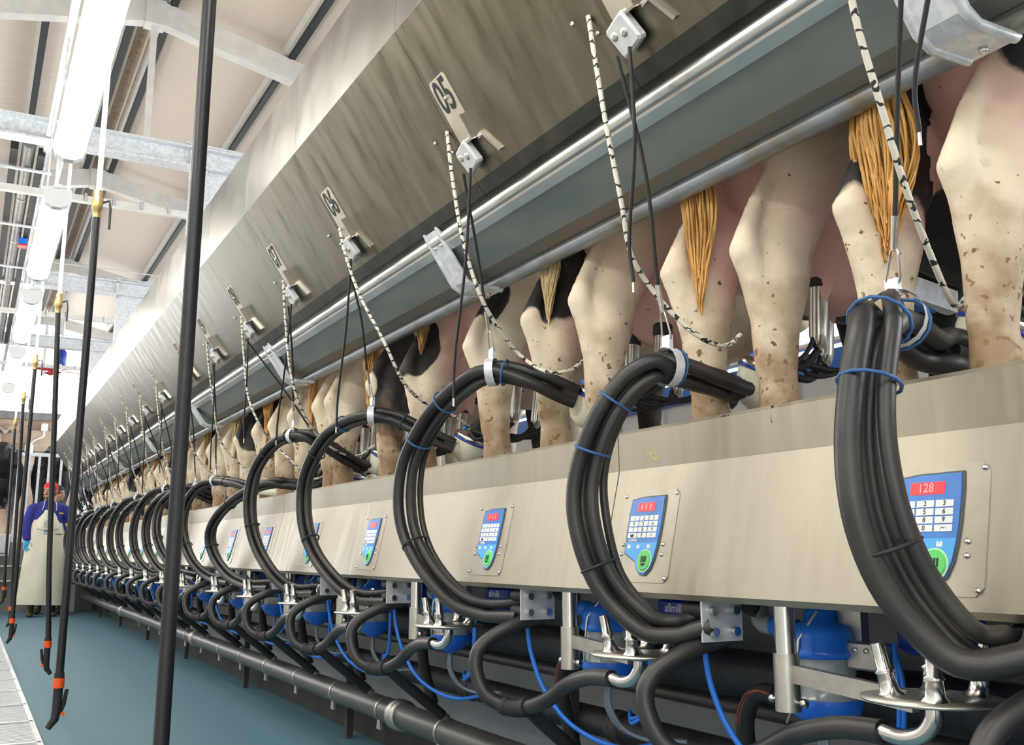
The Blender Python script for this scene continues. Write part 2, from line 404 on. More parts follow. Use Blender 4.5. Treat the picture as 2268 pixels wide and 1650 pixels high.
# ---- cross beams over the pit carried by posts behind the splash panels
for k, y in enumerate((7.1, 11.2, 14.6)):
    t = thing('ceiling_beam', (1.3, y, 1.9), 'galvanised cross beam over the pit, '+['first one past plate zero five', 'second one past plate zero five', 'third one by the open gable'][k], 'beam', 'galvanised cross beams over the pit')
    MB().box((.2, y, 3.66), (5.2, .08, .13)).build('beam', 'galvanised', t)
    m = MB()
    for s in (-1, 1): m.box((.2, y-.035, 3.66+s*.072), (5.2, .13, .014))
    m.build('beam_flange', 'galvanised', t)
    MB().box((1.262, y, 2.75), (.115, .10, 1.75)).build('post', 'galvanised', t)
    MB().prism([(0, 0), (.26, 0), (.0, -.26)], (1.319, y-.03, 3.59), (1, 0, 0), (0, 0, 1), (0, 1, 0), .02).build('gusset', 'galvanised', t)
    MB().box((1.20, y-.06, 3.64), (.03, .02, .30)).build('clamp', 'galvanised', t)
    for zz in (3.56, 3.72): MB().cyl((1.20, y-.10, zz), (1.20, y-.04, zz), .012, 8).build('bolt', 'steel', t)
    MB().tube([(1.15, y-.06, 3.77), (1.9, y-.06, 3.75)], .014, 8).build('conduit', 'galvanised', t)
    MB().box((.0, y+.55, 3.42), (5.6, .05, .05)).build('cable_rail', 'paint_grey', t)
    for xx in (.55, .75, .95, 1.15): MB().cyl((xx, y+.52, 3.40), (xx, y+.52, 3.46), .014, 8).build('rail_bolt', 'steel', t)
# overhead grey duct and black cable runs at the left
t = thing('overhead_duct', (.13, 10., 3.42), 'grey round duct running under the roof beside the lamps', 'duct')
MB().cyl((.14, 7.2, 3.62), (.14, 14.5, 3.62), .045, 14).build('duct', 'duct_grey', t)
for y in (8.4, 9.6, 11.2): MB().lathe((.14, y, 3.62), [(.049, -.02), (.046, .02)], (0, 1, 0)).build('duct_joint', 'dull_steel', t)
for k, (x, z, w) in enumerate(((.05, 3.62, .05), (.225, 3.60, .045))):
    o = MB().box((x, 10.9, z), (w, 7.2, .06)).build('cable_tray', 'rubber_matt', None, (x, 10.9, z))
    tag(o, ['wide black cable tray on the roof side of the grey duct', 'narrow black cable tray on the lamp side of the grey duct'][k], 'cable tray')
for k, y in enumerate((7.6, 9.0, 10.4)):
    o = MB().box((.13, y, 3.56), (.36, .04, .012)).build('tray_strap', 'galvanised', None, (.13, y, 3.56)); tag(o, 'galvanised strap crossing under the grey duct', 'strap', 'straps under the duct')
t = thing('switch_box', (.20, 9.4, 3.48), 'small blue and red switch box under the grey duct', 'switch box')
MB().box((.20, 9.4, 3.53), (.07, .10, .06), bev=.006).build('box_body', 'blue_tube', t); MB().box((.20, 9.4, 3.495), (.072, .102, .014)).build('red_label', 'fan_red', t)
# ---- fluorescent lamps over the pit: the seen row and an added, unseen one
LX, LZ, LL = .25, 2.60, 1.59
for k, (y, LX) in enumerate([(q, .25) for q in (-3.70, -1.46, .78, 3.02, 5.26, 7.50, 9.74, 11.98)]+[(q, -1.25) for q in (-3.70, -1.46, .78, 3.02, 5.26, 7.50, 9.74, 11.98)]):
    over = LX < 0  # this row is added out of view to light the space under the console
    lab = {3: 'glowing tubular batten lamp with its cap before the second lamp', 4: 'glowing batten lamp with white end cap, second before the duct box', 5: 'glowing batten lamp between the second lamp and the far lamps'}.get(k, 'glowing batten lamp near the open gable' if k > 5 else 'glowing batten lamp overhead out of the picture')
    if over: lab = 'unseen batten lamp added over the opposite side of the pit'
    t = thing('batten_lamp', (LX, y+LL/2, LZ+.07), lab, 'lamp', 'batten lamps over the pit')
    prof = [(-.062, .045), (-.066, .01), (-.052, -.035), (-.02, -.052), (.02, -.052), (.052, -.035), (.066, .01), (.062, .045)]
    MB().loft([[(LX+px, yy, LZ+pz) for px, pz in prof] for yy in (y+.05, y+LL-.05)], False).build('diffuser', 'lamp_glow', t)
    for yy in (y, y+LL-.05): MB().loft([[(LX+px*1.04, q, LZ+pz*1.04) for px, pz in prof] for q in (yy, yy+.05)], False).build('end_cap', 'lamp_end', t)
    MB().box((LX, y+LL/2, LZ+.058), (.036, LL, .026)).build('lamp_body', 'lamp_end', t)
    for yy in (y+.27, y+LL-.27): MB().cyl((LX, yy, LZ+.07), (LX, yy, LZ+1.0), .006, 6).build('suspension_rod', 'galvanised', t)
o = MB().box((.25, 6.5, 3.62), (.04, 21., .04)).build('lamp_rail', 'galvanised', None, (.25, 6.5, 3.62)); tag(o, 'galvanised rail the batten lamps hang from', 'rail')
# ---- barrier behind the cows
wb = struct('wall_right', MB().box((4.62, 7., 1.45), (.06, 18., .90)), 'board_white')
MB().box((4.585, 7., 1.975), (.05, 18., .15)).build('blue_band', 'board_blue', wb)
MB().cyl((4.57, -2., 2.10), (4.57, 16., 2.10), .025, 10).build('top_rail', 'galvanised', wb)
for y in np.arange(.3, 15., 1.4): MB().box((4.575, y, 1.7), (.012, .012, .36)).build('panel_joint', 'galvanised', wb)

# ================================================================== CONSOLE with terminals
cp = [(1.40, 1.082), (1.303, 1.088), (1.298, 1.083), (1.30, 1.0), (1.240, .737), (1.248, .729), (1.42, .727)]
seams = [-.9, 1.845, 4.59, 7.335, 10.08, 12.825, 14.1]
CON = []
for i in range(len(seams)-1):
    a, b2 = seams[i]+.002, seams[i+1]-.002
    lab = ['brushed steel console length with its seam beside the chalk letters', 'brushed steel console length between the chalk letters and chalk number'][i] if i < 2 else 'brushed steel console length in the run beyond plate zero eight'
    t = thing('console_panel', (1.3, (a+b2)/2, .73), lab, 'console', 'steel consoles along the pit')
    MB().sheet(cp, a, b2, .003).build('folded_sheet', 'console_steel', t)
    MB().box((1.36, (a+b2)/2, .742), (.10, b2-a-.02, .02)).build('base_flange', 'rubber_matt', t)
    MB().box((1.311, b2, 1.04), (.024, .05, .085)).build('joint_strip', 'plate_steel', t)
    CON.append(t)
SN = np.array([-.267, 0, .062]); SN /= np.linalg.norm(SN)       # outward normal of the sloping face
SV = np.array([.062, 0, .267]); SV /= np.linalg.norm(SV)        # up the slope
SU = np.array([0, -1., 0])
def on_slope(x, y):
    r = ray(x, y); p0 = np.array([1.30, 0, 1.0]); return CAM + r*(((p0-CAM)@SN)/(r@SN))
def on_band(x, y): return PX(x, y, 1.2975)
def stroke(t, pts, f, m='chalk_yellow', r=.0016):
    MB().tube(catmull([f(*p) for p in pts], 4), r, 5).build('chalk_mark', m, t)
def z_(c, k, x0, y0): return [(x0+a/k, y0+b/k) for a, b in c]
stroke(CON[1], z_([(318, 245), (305, 300), (285, 370), (290, 410), (310, 425), (325, 390), (318, 340), (295, 330), (280, 350)], 3.174, 1250, 900), on_band)
stroke(CON[0], z_([(620, 235), (635, 300), (652, 350), (640, 372), (610, 345), (580, 295)], 3.174, 1250, 900), on_band)
stroke(CON[0], z_([(600, 330), (630, 318), (648, 290)], 3.174, 1250, 900), on_band)
stroke(CON[0], [(1711, 898), (1709, 925), (1712, 937)], on_band, 'ink', .0025)
stroke(CON[0], [(1596, 926), (1606, 921), (1612, 931), (1614, 920), (1608, 928)], on_band, 'ink', .002)
for q in ([(1615, 85), (1635, 80), (1630, 110), (1612, 140), (1640, 135)], [(1655, 85), (1648, 110), (1668, 105), (1668, 130), (1650, 140)], [(1685, 90), (1672, 115), (1690, 112), (1690, 135)], [(1695, 105), (1705, 95), (1712, 110), (1700, 125)]):
    stroke(CON[1], z_(q, 3.78, 400, 1050), on_band, 'chalk_yellow', .0016)

TW = .095   # half size of the terminal plate
def terminal(n):
    y0 = stall_y(n)+.197; c = np.array([1.2665, y0, .8525])
    nm = {3: 'blue keypad terminal showing 128 half hidden by hoses', 4: 'blue keypad terminal fully clear beside the console seam', 5: 'blue keypad terminal on the console below stall plate zero five', 6: 'blue keypad terminal on the console below stall plate zero six'}.get(n, 'blue keypad terminal on the console beyond plate zero six')
    t = thing('keypad_terminal', tuple(c), nm, 'keypad', 'keypad terminals on the console')
    def at(u, v, h=0.): return c+SU*(u*2-1)*TW+SV*(1-2*v)*TW+SN*h
    def pr(poly, h0, h1): return MB().prism([((p[0]*2-1)*TW, (1-2*p[1])*TW) for p in poly], c+SN*h0, SU, SV, SN, h1-h0)
    k = .05
    pr([(k, -.02), (1-k, -.02), (1.02, k), (1.02, 1-k), (1-k, 1.02), (k, 1.02), (-.02, 1-k), (-.02, k)], .001, .0045).build('back_plate', 'plate_steel', t)
    for u, v in ((.03, .03), (.97, .03), (.03, .97), (.97, .97), (.12, .60), (.11, .71), (.86, .60), (.86, .71)):
        MB().lathe(at(u, v, .0045), [(.005, 0), (.0045, .002), (.002, .0035)], SN, 8).build('screw', 'steel', t)
    out = [(.20, .09), (.40, .065), (.78, .06), (.79, .20), (.785, .45), (.77, .62), (.745, .76), (.70, .87), (.62, .935), (.53, .93), (.46, .87), (.41, .79), (.30, .745), (.205, .70), (.185, .45), (.185, .25)]
    big = [(.49+(p[0]-.49)*1.07, .5+(p[1]-.5)*1.035) for p in out]
    pr(big, .0045, .007).build('bezel', 'face_grey', t)
    pr(out, .007, .0082).build('key_face', 'face_blue', t)
    pr([(.20, .58), (.775, .58), (.745, .76), (.70, .87), (.62, .92), (.53, .915), (.46, .86), (.41, .78), (.21, .69)], .0082, .0088).build('lower_face', 'face_cyan', t)
    d = pr([(.32, .125), (.64, .125), (.64, .225), (.32, .225)], .0082, .0092).build('display', 'display_red', t)
    if n == 3:
        m = MB(); add_text(m, '128', at(.47, .176, .0098), SU, SV, .020, .95); m.build('display_digits', 'display_digit', t)
    else:
        m = MB()
        for q in (.40, .48, .56): m.prism([(-.002, -.006), (.002, -.006), (.002, .006), (-.002, .006)], at(q, .175, .0092), SU, SV, SN, .0006)
        m.build('display_digits', 'display_digit', t)
    nums = MB()
    for i in range(4):
        for j in range(3):
            u0 = .215+j*.178; v0 = .275+i*.066
            pr([(u0, v0), (u0+.16, v0), (u0+.16, v0+.054), (u0, v0+.054)], .0082, .0094).build('key', 'key_white', t)
            st = ['1', '2', '3', '4', '5', '6', '7', '8', '9', '', '0', ''][i*3+j]
            ctr = at(u0+.08, v0+.027, .0097)
            if st: add_text(nums, st, ctr, SU, SV, .011)
            elif j == 0: nums.prism([(-.007, .003), (-.003, .001), (.004, .003), (.007, .0), (.003, -.004), (-.004, -.004)], ctr, SU, SV, SN, .0003)
            else: nums.prism([(-.006, -.003), (-.002, .001), (.002, -.001), (.007, .003), (.003, .0), (-.002, .002)], ctr, SU, SV, SN, .0003)
    if n < 11: nums.build('numerals', 'ink', t)
    m = MB(); add_text(m, 'AfiMilk', at(.32, .555, .0087), SU, SV, .011); m.build('lettering', 'white_ink', t)
    m = MB()
    for u in (.27, .44, .63): m.prism([(-.005, -.004), (.005, -.004), (.005, .004), (.001, .004), (.001, .001), (-.001, .001), (-.001, .004), (-.005, .004)], at(u, .625, .0089), SU, SV, SN, .0003)
    m.build('symbols', 'white_ink', t)
    MB().lathe(at(.595, .785, .0085), [(.0245, 0), (.0245, .001)], SN, 20).build('button_ring', 'button_rim', t)
    bt = MB().lathe(at(.595, .785, .0085), [(.0215, 0), (.0215, .002), (.019, .003)], SN, 20).build('start_button', 'button_green', t)
    m = MB()
    for u in (-.0075, -.0025, .0025, .0075): m.prism([(u-.0014, -.004), (u+.0014, -.004), (u+.0014, .009), (u-.0014, .009)], at(.595, .785, .0117), SU, SV, SN, .0004)
    m.prism([(-.009, -.006), (.009, -.006), (.004, -.0115), (-.004, -.0115)], at(.595, .785, .0117), SU, SV, SN, .0004)
    m.build('cluster_symbol', 'ink', bt)
    return t
for n in STALLS: terminal(n)

# ================================================================== SPLASH PANELS AND RUMP RAIL
E2Y = lambda n: stall_y(n)+.02
def panel_edges():
    ys = [E2Y(n) for n in range(1, 21)]+[ROW1]
    return ys
ED = panel_edges()
for n in range(2, 21):
    a, b2 = ED[n-1], ED[n]
    lab = f'stainless splash panel with number {WORD[n]} at its edge' if 5 <= n <= 8 else ('stainless splash panel with the lift block before plate zero five' if n == 4 else ('stainless splash panel two or more stalls before plate zero five' if n < 4 else 'stainless splash panel in the run beyond plate zero eight'))
    t = thing('splash_panel', (1.13, (a+b2)/2, 1.80), lab, 'splash panel', 'stainless splash panels')
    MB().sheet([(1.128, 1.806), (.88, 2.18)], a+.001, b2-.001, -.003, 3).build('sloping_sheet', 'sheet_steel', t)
    MB().sheet([(1.196, 1.778), (1.178, 1.764), (1.150, 1.776), (1.127, 1.806)], a+.001, b2-.001, -.004, 3).build('bottom_fold', 'fold_shade', t)  # shade under the fold is painted in as near-black metal
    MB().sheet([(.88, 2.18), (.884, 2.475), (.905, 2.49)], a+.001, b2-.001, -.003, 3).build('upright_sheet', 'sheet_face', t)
    w = .05
    MB().sheet([(1.126, 1.806), (.878, 2.18)], a-.004, a+w-.004, .003).build('seam_strip', 'steel_strip', t)
    MB().sheet([(.878, 2.185), (.882, 2.475)], a-.004, a+.022, .003).build('seam_strip', 'steel_strip', t)
    MB().sheet([(.882, 2.174), (.877, 2.180), (.878, 2.187)], a, b2, .004).build('crest_fold', 'bright_lip', t)
rail = thing('rump_rail', (1.2, 6.4, 1.62), 'long galvanised rump rail channel above the cows legs', 'rail')
MB().tube([(1.178, ROW0, 1.752), (1.178, ROW1+.2, 1.752)], .019, 12).build('top_lip', 'bright_lip', rail)
MB().sheet([(1.178, 1.774), (1.168, 1.752), (1.180, 1.730), (1.20, 1.715)], ROW0, ROW1+.2, .003).build('lip_flange', 'bright_lip', rail)
MB().sheet([(1.19, 1.725), (1.292, 1.655)], ROW0, ROW1+.2, -.003).build('channel_face', 'rail_green', rail)
MB().sheet([(1.292, 1.655), (1.345, 1.648), (1.36, 1.70)], ROW0, ROW1+.2, -.003).build('channel_return', 'rail_dirty', rail)
MB().tube([(1.368, ROW0, 1.638), (1.368, ROW1+.2, 1.638)], .024, 14).build('rump_pipe', 'rail_pipe', rail)
MB().sheet([(1.20, 1.76), (1.315, 1.83), (1.34, 1.66)], ROW0, ROW1+.2, .004).build('channel_back', 'rail_dirty', rail)
for k in range(7):
    y = 2.60+(k-1)*1.88 if k else .895
    for dy in (-.042, .042): MB().tube([(1.150, y+dy, 1.778), (1.164, y+dy, 1.752), (1.250, y+dy, 1.625), (1.278, y+dy, 1.610), (1.372, y+dy, 1.612)], .009, 8).build('bracket_rib', 'galvanised', rail)
    p = MB(); 
    p.sheet([(1.152, 1.780), (1.168, 1.752), (1.254, 1.629), (1.280, 1.614), (1.375, 1.616)], y-.05, y+.05, .006); pb = p.build('bracket_plate', 'galvanised', rail)
    for q in ((1.178, y-.02, 1.730), (1.178, y+.02, 1.730), (1.350, y-.0, 1.606)): MB().ell(q, (.008, .008, .006), 8, 5).build('rivet', 'steel', pb)
for k in range(8):
    y = 1.60+(k-1)*1.88
    MB().sheet([(1.34, 1.668), (1.345, 1.69), (1.365, 1.672), (1.378, 1.664)], y-.06, y+.06, .006).build('pipe_saddle', 'galvanised', rail)
    MB().ell((1.342, y, 1.675), (.005, .006, .005), 8, 5).build('rivet', 'steel', rail)

# slope frame of the sheet
QV = np.array([.88-1.13, 0, 2.18-1.806]); QV /= np.linalg.norm(QV); QN = np.array([-QV[2], 0, QV[0]]); QU = np.array([0, -1., 0])
def on_sheet(yrel, s, h=0.): return np.array([1.13, yrel, 1.806])+QV*s+QN*h
def plate_and_block(n):
    y0 = stall_y(n)
    lab = f'small steel stall plate numbered {WORD[n]}' + (' on the splash panels' if n < 9 else ' on the far splash panels')
    c = on_sheet(y0-.045, .20)
    t = thing('stall_plate', tuple(c), lab, 'number plate', 'stall number plates')
    def at(u, s, h): return on_sheet(y0-.045, .20)+QU*u+QV*s+QN*h
    MB().prism([(-.045, -.105), (.045, -.105), (.045, .075), (.038, .085), (-.038, .085), (-.045, .075)], at(0, 0, .0), QU, QV, QN, .005).build('plate', 'steel_strip', t)
    m = MB(); add_text(m, f'{n:02d}', at(-.002, .030, .0058), QU, QV, .125, .60)
    m.build('numeral', 'ink', t)
    for u, s in ((.0, .027), (.03, -.055), (.0, -.095)): MB().ell(at(u, s, .006), (.006, .006, .006), 8, 5).build('rivet', 'steel', t)
    MB().prism([(.045, -.07), (.049, -.07), (.049, -.005), (.045, -.005)], at(0, -.03, 0), QU, QV, QN, .028).build('clip_upright', 'steel', t)
    MB().prism([(-.03, -.105), (.049, -.105), (.049, -.10), (-.03, -.10)], at(0, 0, 0), QU, QV, QN, .03).build('clip_foot', 'steel', t)
    MB().prism([(.05, -.102), (.075, -.098), (.115, -.165), (.105, -.168), (.072, -.108), (.05, -.112)], at(0, 0, .0), QU, QV, QN, .012).build('clip_tail', 'steel', t)
    c2 = on_sheet(y0-.035, .065, .0)
    lab2 = where(n, 'square white lift block') if n >= 5 else where(n, 'square white lift block')
    b_ = thing('lift_block', tuple(c2), lab2, 'pulley block', 'square lift blocks under the number plates')
    o = on_sheet(y0-.035, .065, .008)
    U = QU*.96+QV*.25; U /= np.linalg.norm(U); V = np.cross(QN, U); V = V if V[2] > 0 else -V
    MB().box(o+QN*.016, (.072, .072, .024), (U, V, QN), .005).build('block_body', 'block_grey', b_)
    for uu, vv in ((-.022, .012), (.012, .0)): MB().lathe(o+U*uu*.8+V*vv+QN*.028, [(.010, 0), (.009, .002), (.004, .003)], QN, 10).build('block_screw', 'dull_steel', b_)
    for u, s in ((-.075, .155), (-.02, .105)): MB().ell(on_sheet(y0+.035, 0)+QU*u+QV*s+QN*.004, (.006, .006, .006), 8, 5).build('stud', 'steel', b_)
for n in STALLS: plate_and_block(n)
# ================================================================== STALL HARDWARE
def carabiner(mb, top, bot, w=.011, r=.0022):
    a, b = np.array(top, float), np.array(bot, float); d = b-a
    s = np.array([0, 1., 0]); P = []
    for u, v in ((.02, 0), (.06, .6), (.22, .75), (.75, 1.25), (.93, 1.2), (1., .5), (1., -.5), (.93, -1.2), (.75, -1.25), (.22, -.75), (.06, -.6)): P.append(a+d*u+s*v*w)
    return mb.tube(P, r, 6, closed=True)

# hose bundles: screen-traced paths at depths between console and udder
HB = {
 3: [(2330, 1375, 1.28), (2250, 1425, 1.22), (2130, 1425, 1.17), (2020, 1310, 1.13), (1950, 1160, 1.10), (1922, 1000, 1.10), (1925, 850, 1.12), (1945, 725, 1.16), (1960, 690, 1.22), (1990, 712, 1.32), (2050, 765, 1.44), (2130, 782, 1.54)],
 4: [(1570, 1362, 1.29), (1500, 1385, 1.24), (1425, 1375, 1.19), (1345, 1290, 1.14), (1302, 1170, 1.11), (1298, 1060, 1.11), (1335, 940, 1.13), (1395, 850, 1.17), (1465, 813, 1.23), (1560, 835, 1.36), (1640, 862, 1.50)],
 5: [(1160, 1338, 1.29), (1080, 1345, 1.24), (1005, 1320, 1.19), (935, 1235, 1.15), (902, 1140, 1.13), (908, 1030, 1.13), (955, 930, 1.15), (1020, 860, 1.18), (1090, 824, 1.24), (1180, 842, 1.33), (1272, 880, 1.45)],
 6: [(868, 1312, 1.29), (800, 1316, 1.24), (745, 1285, 1.19), (698, 1220, 1.15), (676, 1140, 1.13), (683, 1050, 1.13), (728, 965, 1.16), (800, 924, 1.22), (870, 927, 1.32), (940, 960, 1.42), (1003, 990, 1.52)],
 7: [(708, 1298, 1.29), (650, 1300, 1.24), (600, 1260, 1.18), (565, 1190, 1.14), (555, 1110, 1.12), (572, 1035, 1.14), (615, 978, 1.18), (668, 965, 1.24), (720, 985, 1.34), (775, 1018, 1.46), (812, 1032, 1.55)],
 8: [(605, 1288, 1.29), (550, 1290, 1.24), (505, 1270, 1.19), (475, 1225, 1.15), (468, 1180, 1.13), (490, 1135, 1.15), (535, 1096, 1.19), (590, 1072, 1.26), (640, 1073, 1.36), (700, 1078, 1.48), (745, 1065, 1.58)],
 9: [(515, 1278, 1.29), (465, 1274, 1.24), (430, 1245, 1.18), (408, 1190, 1.14), (408, 1140, 1.13), (430, 1090, 1.16), (470, 1066, 1.24), (520, 1070, 1.30), (565, 1086, 1.38)],
 10: [(440, 1272, 1.29), (395, 1262, 1.23), (362, 1225, 1.17), (347, 1175, 1.14), (355, 1125, 1.16), (385, 1092, 1.22), (425, 1078, 1.32), (470, 1085, 1.45), (500, 1092, 1.55)],
}
GEN = [(1.29, .06, .685), (1.24, .18, .675), (1.18, .36, .72), (1.13, .54, .86), (1.12, .58, 1.02), (1.15, .48, 1.15), (1.22, .26, 1.23), (1.33, .10, 1.22), (1.48, .07, 1.17), (1.58, .06, 1.16)]
GEN2 = [(1.29, .06, .685), (1.24, .16, .67), (1.19, .30, .71), (1.14, .44, .82), (1.12, .49, .98), (1.15, .44, 1.15), (1.22, .26, 1.27), (1.32, .11, 1.28), (1.47, .07, 1.19), (1.58, .06, 1.17)]
HTOP = {}
PROTO = {}
def bundle_path(n):
    if n in HB: return [PX(*q) for q in HB[n]]
    y0 = stall_y(n); return [np.array([x, y0+y, z]) for x, y, z in (GEN if n % 2 else GEN2)]
def hose_bundle(n):
    C = catmull(bundle_path(n), 6); N = len(C); y0 = stall_y(n)
    top = max(range(N), key=lambda i: C[i][2]); HTOP[n] = C[top]
    t = thing('hose_bundle', tuple(C[0]), where(n, 'black hose bundle looping over the console'), 'hose', 'looped hose bundles')
    T = [C[min(i+1, N-1)]-C[max(i-1, 0)] for i in range(N)]; T = [q/np.linalg.norm(q) for q in T]
    offs = [(-.021, .004, .0165), (.016, .014, .0165), (.004, -.019, .0135), (.026, -.012, .009)]
    if n in (3,): offs = [(-.026, .004, .020), (.020, .016, .018), (.008, -.022, .014)]
    if n > 5: offs = [(a*.85, b2*.85, c*.92) for a, b2, c in offs[:3]]
    fr = []
    w = np.array([1., 0, 0])
    for i in range(N):
        a = np.array([1., 0, .15]); a = a-T[i]*(a@T[i]); a /= np.linalg.norm(a); fr.append((a, np.cross(T[i], a)))
    for k, (ox, oy, r) in enumerate(offs):
        P = []
        for i in range(N):
            s = i/(N-1); spread = 1.+.5*max(0, 1-s/.12)+(.45 if n < 6 else .15)*math.exp(-((s-.42)/.12)**2)*(1 if k % 2 else .3)
            if n == 3: spread += .35*math.exp(-((s-.30)/.14)**2)
            P.append(C[i]+fr[i][0]*ox*spread+fr[i][1]*oy*spread-np.array([0, 0, .022])*max(0, 1-s/.22))
        if k == 3: P = P[:int(N*.86)]
        MB().tube(P, r, 10).build('hose', 'rubber', t)
    # end sleeve to the claw
    MB().tube([C[-3], C[-2], C[-1]], .024, 12).build('end_sleeve', 'rubber_matt', t)
    for s, mname in ((.34, 'cord_black'), (.56, 'band_blue' if n in (3, 4, 5) else 'cord_black'), (.66, 'band_blue' if n in (3, 4, 5, 6) else 'cord_black'), (.84, 'band_blue' if n in (3, 4, 5) else 'cord_black')):
        i = int(s*(N-1)); a, b_ = fr[i]; R_ = {3: .047, 4: .039, 5: .039}.get(n, .033)
        MB().tube([C[i]+a*R_*math.cos(q)+b_*R_*.92*math.sin(q) for q in np.linspace(0, 2*math.pi, 14)[:-1]], .003, 6, closed=True).build('binding_ring', mname, t)
    i = top; a, b_ = fr[i]
    ring = []
    for dd in (-.012, .012): ring.append([C[i]+T[i]*dd+a*(R_+.002)*math.cos(q)+b_*(R_+.001)*math.sin(q) for q in np.linspace(0, 2*math.pi, 17)[:-1]])
    MB().loft(ring, True, False).build('hanger_clip', 'galvanised', t)
    MB().box(C[i]+np.array([0, 0, .052]), (.010, .026, .03)).build('hanger_tab', 'galvanised', t)
for n in STALLS: hose_bundle(n)

CLAW = {3: PX(2195, 745, 1.60), 4: PX(1690, 842, 1.62), 5: PX(1310, 893, 1.52), 6: PX(1042, 985, 1.60), 7: PX(850, 1018, 1.62), 8: PX(780, 1058, 1.60)}
def claw_pos(n):
    if n in CLAW: return CLAW[n]
    y0 = stall_y(n); return np.array([1.64, y0+.06, 1.17])
ROPES = {
 3: [(1880, -30, 1.05), (1905, 80, 1.08), (1950, 230, 1.13), (2000, 400, 1.2), (2055, 550, 1.3), (2105, 665, 1.42), (2128, 672, 1.5), (2145, 650, 1.56)],
 4: [(1303, 35, 1.043), (1318, 130, 1.06), (1345, 290, 1.09), (1375, 440, 1.13), (1397, 560, 1.17), (1440, 635, 1.23), (1500, 705, 1.28), (1560, 752, 1.33), (1610, 765, 1.40), (1640, 742, 1.47)],
 5: [(990, 291, 1.036), (1003, 400, 1.06), (1025, 530, 1.09), (1060, 645, 1.13), (1100, 720, 1.2), (1150, 785, 1.29), (1210, 823, 1.33), (1262, 820, 1.41), (1290, 800, 1.48)],
 6: [(752, 506, 1.04), (770, 580, 1.06), (800, 660, 1.09), (850, 755, 1.13), (890, 840, 1.2), (930, 885, 1.29), (975, 908, 1.4), (1020, 930, 1.5), (1040, 950, 1.56)],
 7: [(627, 620, 1.04), (633, 720, 1.07), (642, 815, 1.1), (662, 893, 1.15), (700, 960, 1.25), (745, 998, 1.37), (790, 1010, 1.5), (830, 985, 1.58)],
 8: [(534, 700, 1.04), (540, 790, 1.07), (550, 880, 1.10), (575, 940, 1.15), (600, 975, 1.25), (645, 1020, 1.32), (690, 1060, 1.42), (740, 1045, 1.53)],
}
def cords(n):
    y0 = stall_y(n); b_ = on_sheet(y0-.035, .065, .03)
    if n in ROPES: P = [PX(*q) for q in ROPES[n]]
    else: P = [on_sheet(y0+.04, .16, .003), (1.06, y0+.035, 1.78), (1.10, y0+.05, 1.58), (1.15, y0+.10, 1.42), (1.26, y0+.13, 1.30), (1.42, y0+.10, 1.21), (1.58, y0+.07, 1.23)]
    r_ = .0055 if n < 9 else .005
    o = MB().tube(catmull(P, 6), r_, 7).build('pull_rope', 'rope', None, tuple(P[0]))
    tag(o, where(n, 'white black-flecked rope hanging from the splash panel'), 'rope', 'flecked ropes')
    top = HTOP[n]; a = b_+np.array([.0, .025, -.035]); e = top+np.array([0, 0, .06])
    t = thing('hose_hanger', tuple(e), where(n, 'black lift cord with carabiner holding the hoses'), 'cord', 'black lift cords')
    fe = e+(a-e)/np.linalg.norm(a-e)*.115; fe2 = e+(a-e)/np.linalg.norm(a-e)*.06
    mid = (a+fe)/2+np.array([.01, .012*(1 if n % 2 else -1), 0])
    MB().tube(catmull([a, mid, fe], 6), .0042, 6).build('cord', 'cord_black', t)
    MB().tube([fe, fe2], [.0065, .005], 8).build('ferrule', 'steel', t)
    carabiner(MB(), fe2, e-np.array([0, 0, .005])).build('carabiner', 'steel', t)
    a2 = b_+np.array([.0, -.018, -.035])
    ends = {3: PX(2036, 292, 1.20), 4: PX(1403, 625, 1.15), 5: PX(1005, 882, 1.12), 6: PX(745, 945, 1.12), 7: PX(612, 975, 1.12)}
    e2 = ends.get(n, np.array([1.11, y0+.10, 1.25+.05*(n % 3)]))
    o = MB().tube(catmull([a2, a2*.6+e2*.4+np.array([0, -.012, 0]), a2*.2+e2*.8+np.array([0, .012, 0]), e2], 6), .004, 6)
    t = thing('release_line', tuple(e2), where(n, 'black cord hanging loose with a bare end'), 'cord', 'loose black cords')
    o.build('cord', 'cord_black', t); MB().cyl(e2, e2-np.array([0, 0, .022]), .003, 6).build('cord_tip', 'steel', t)
for n in STALLS: cords(n)

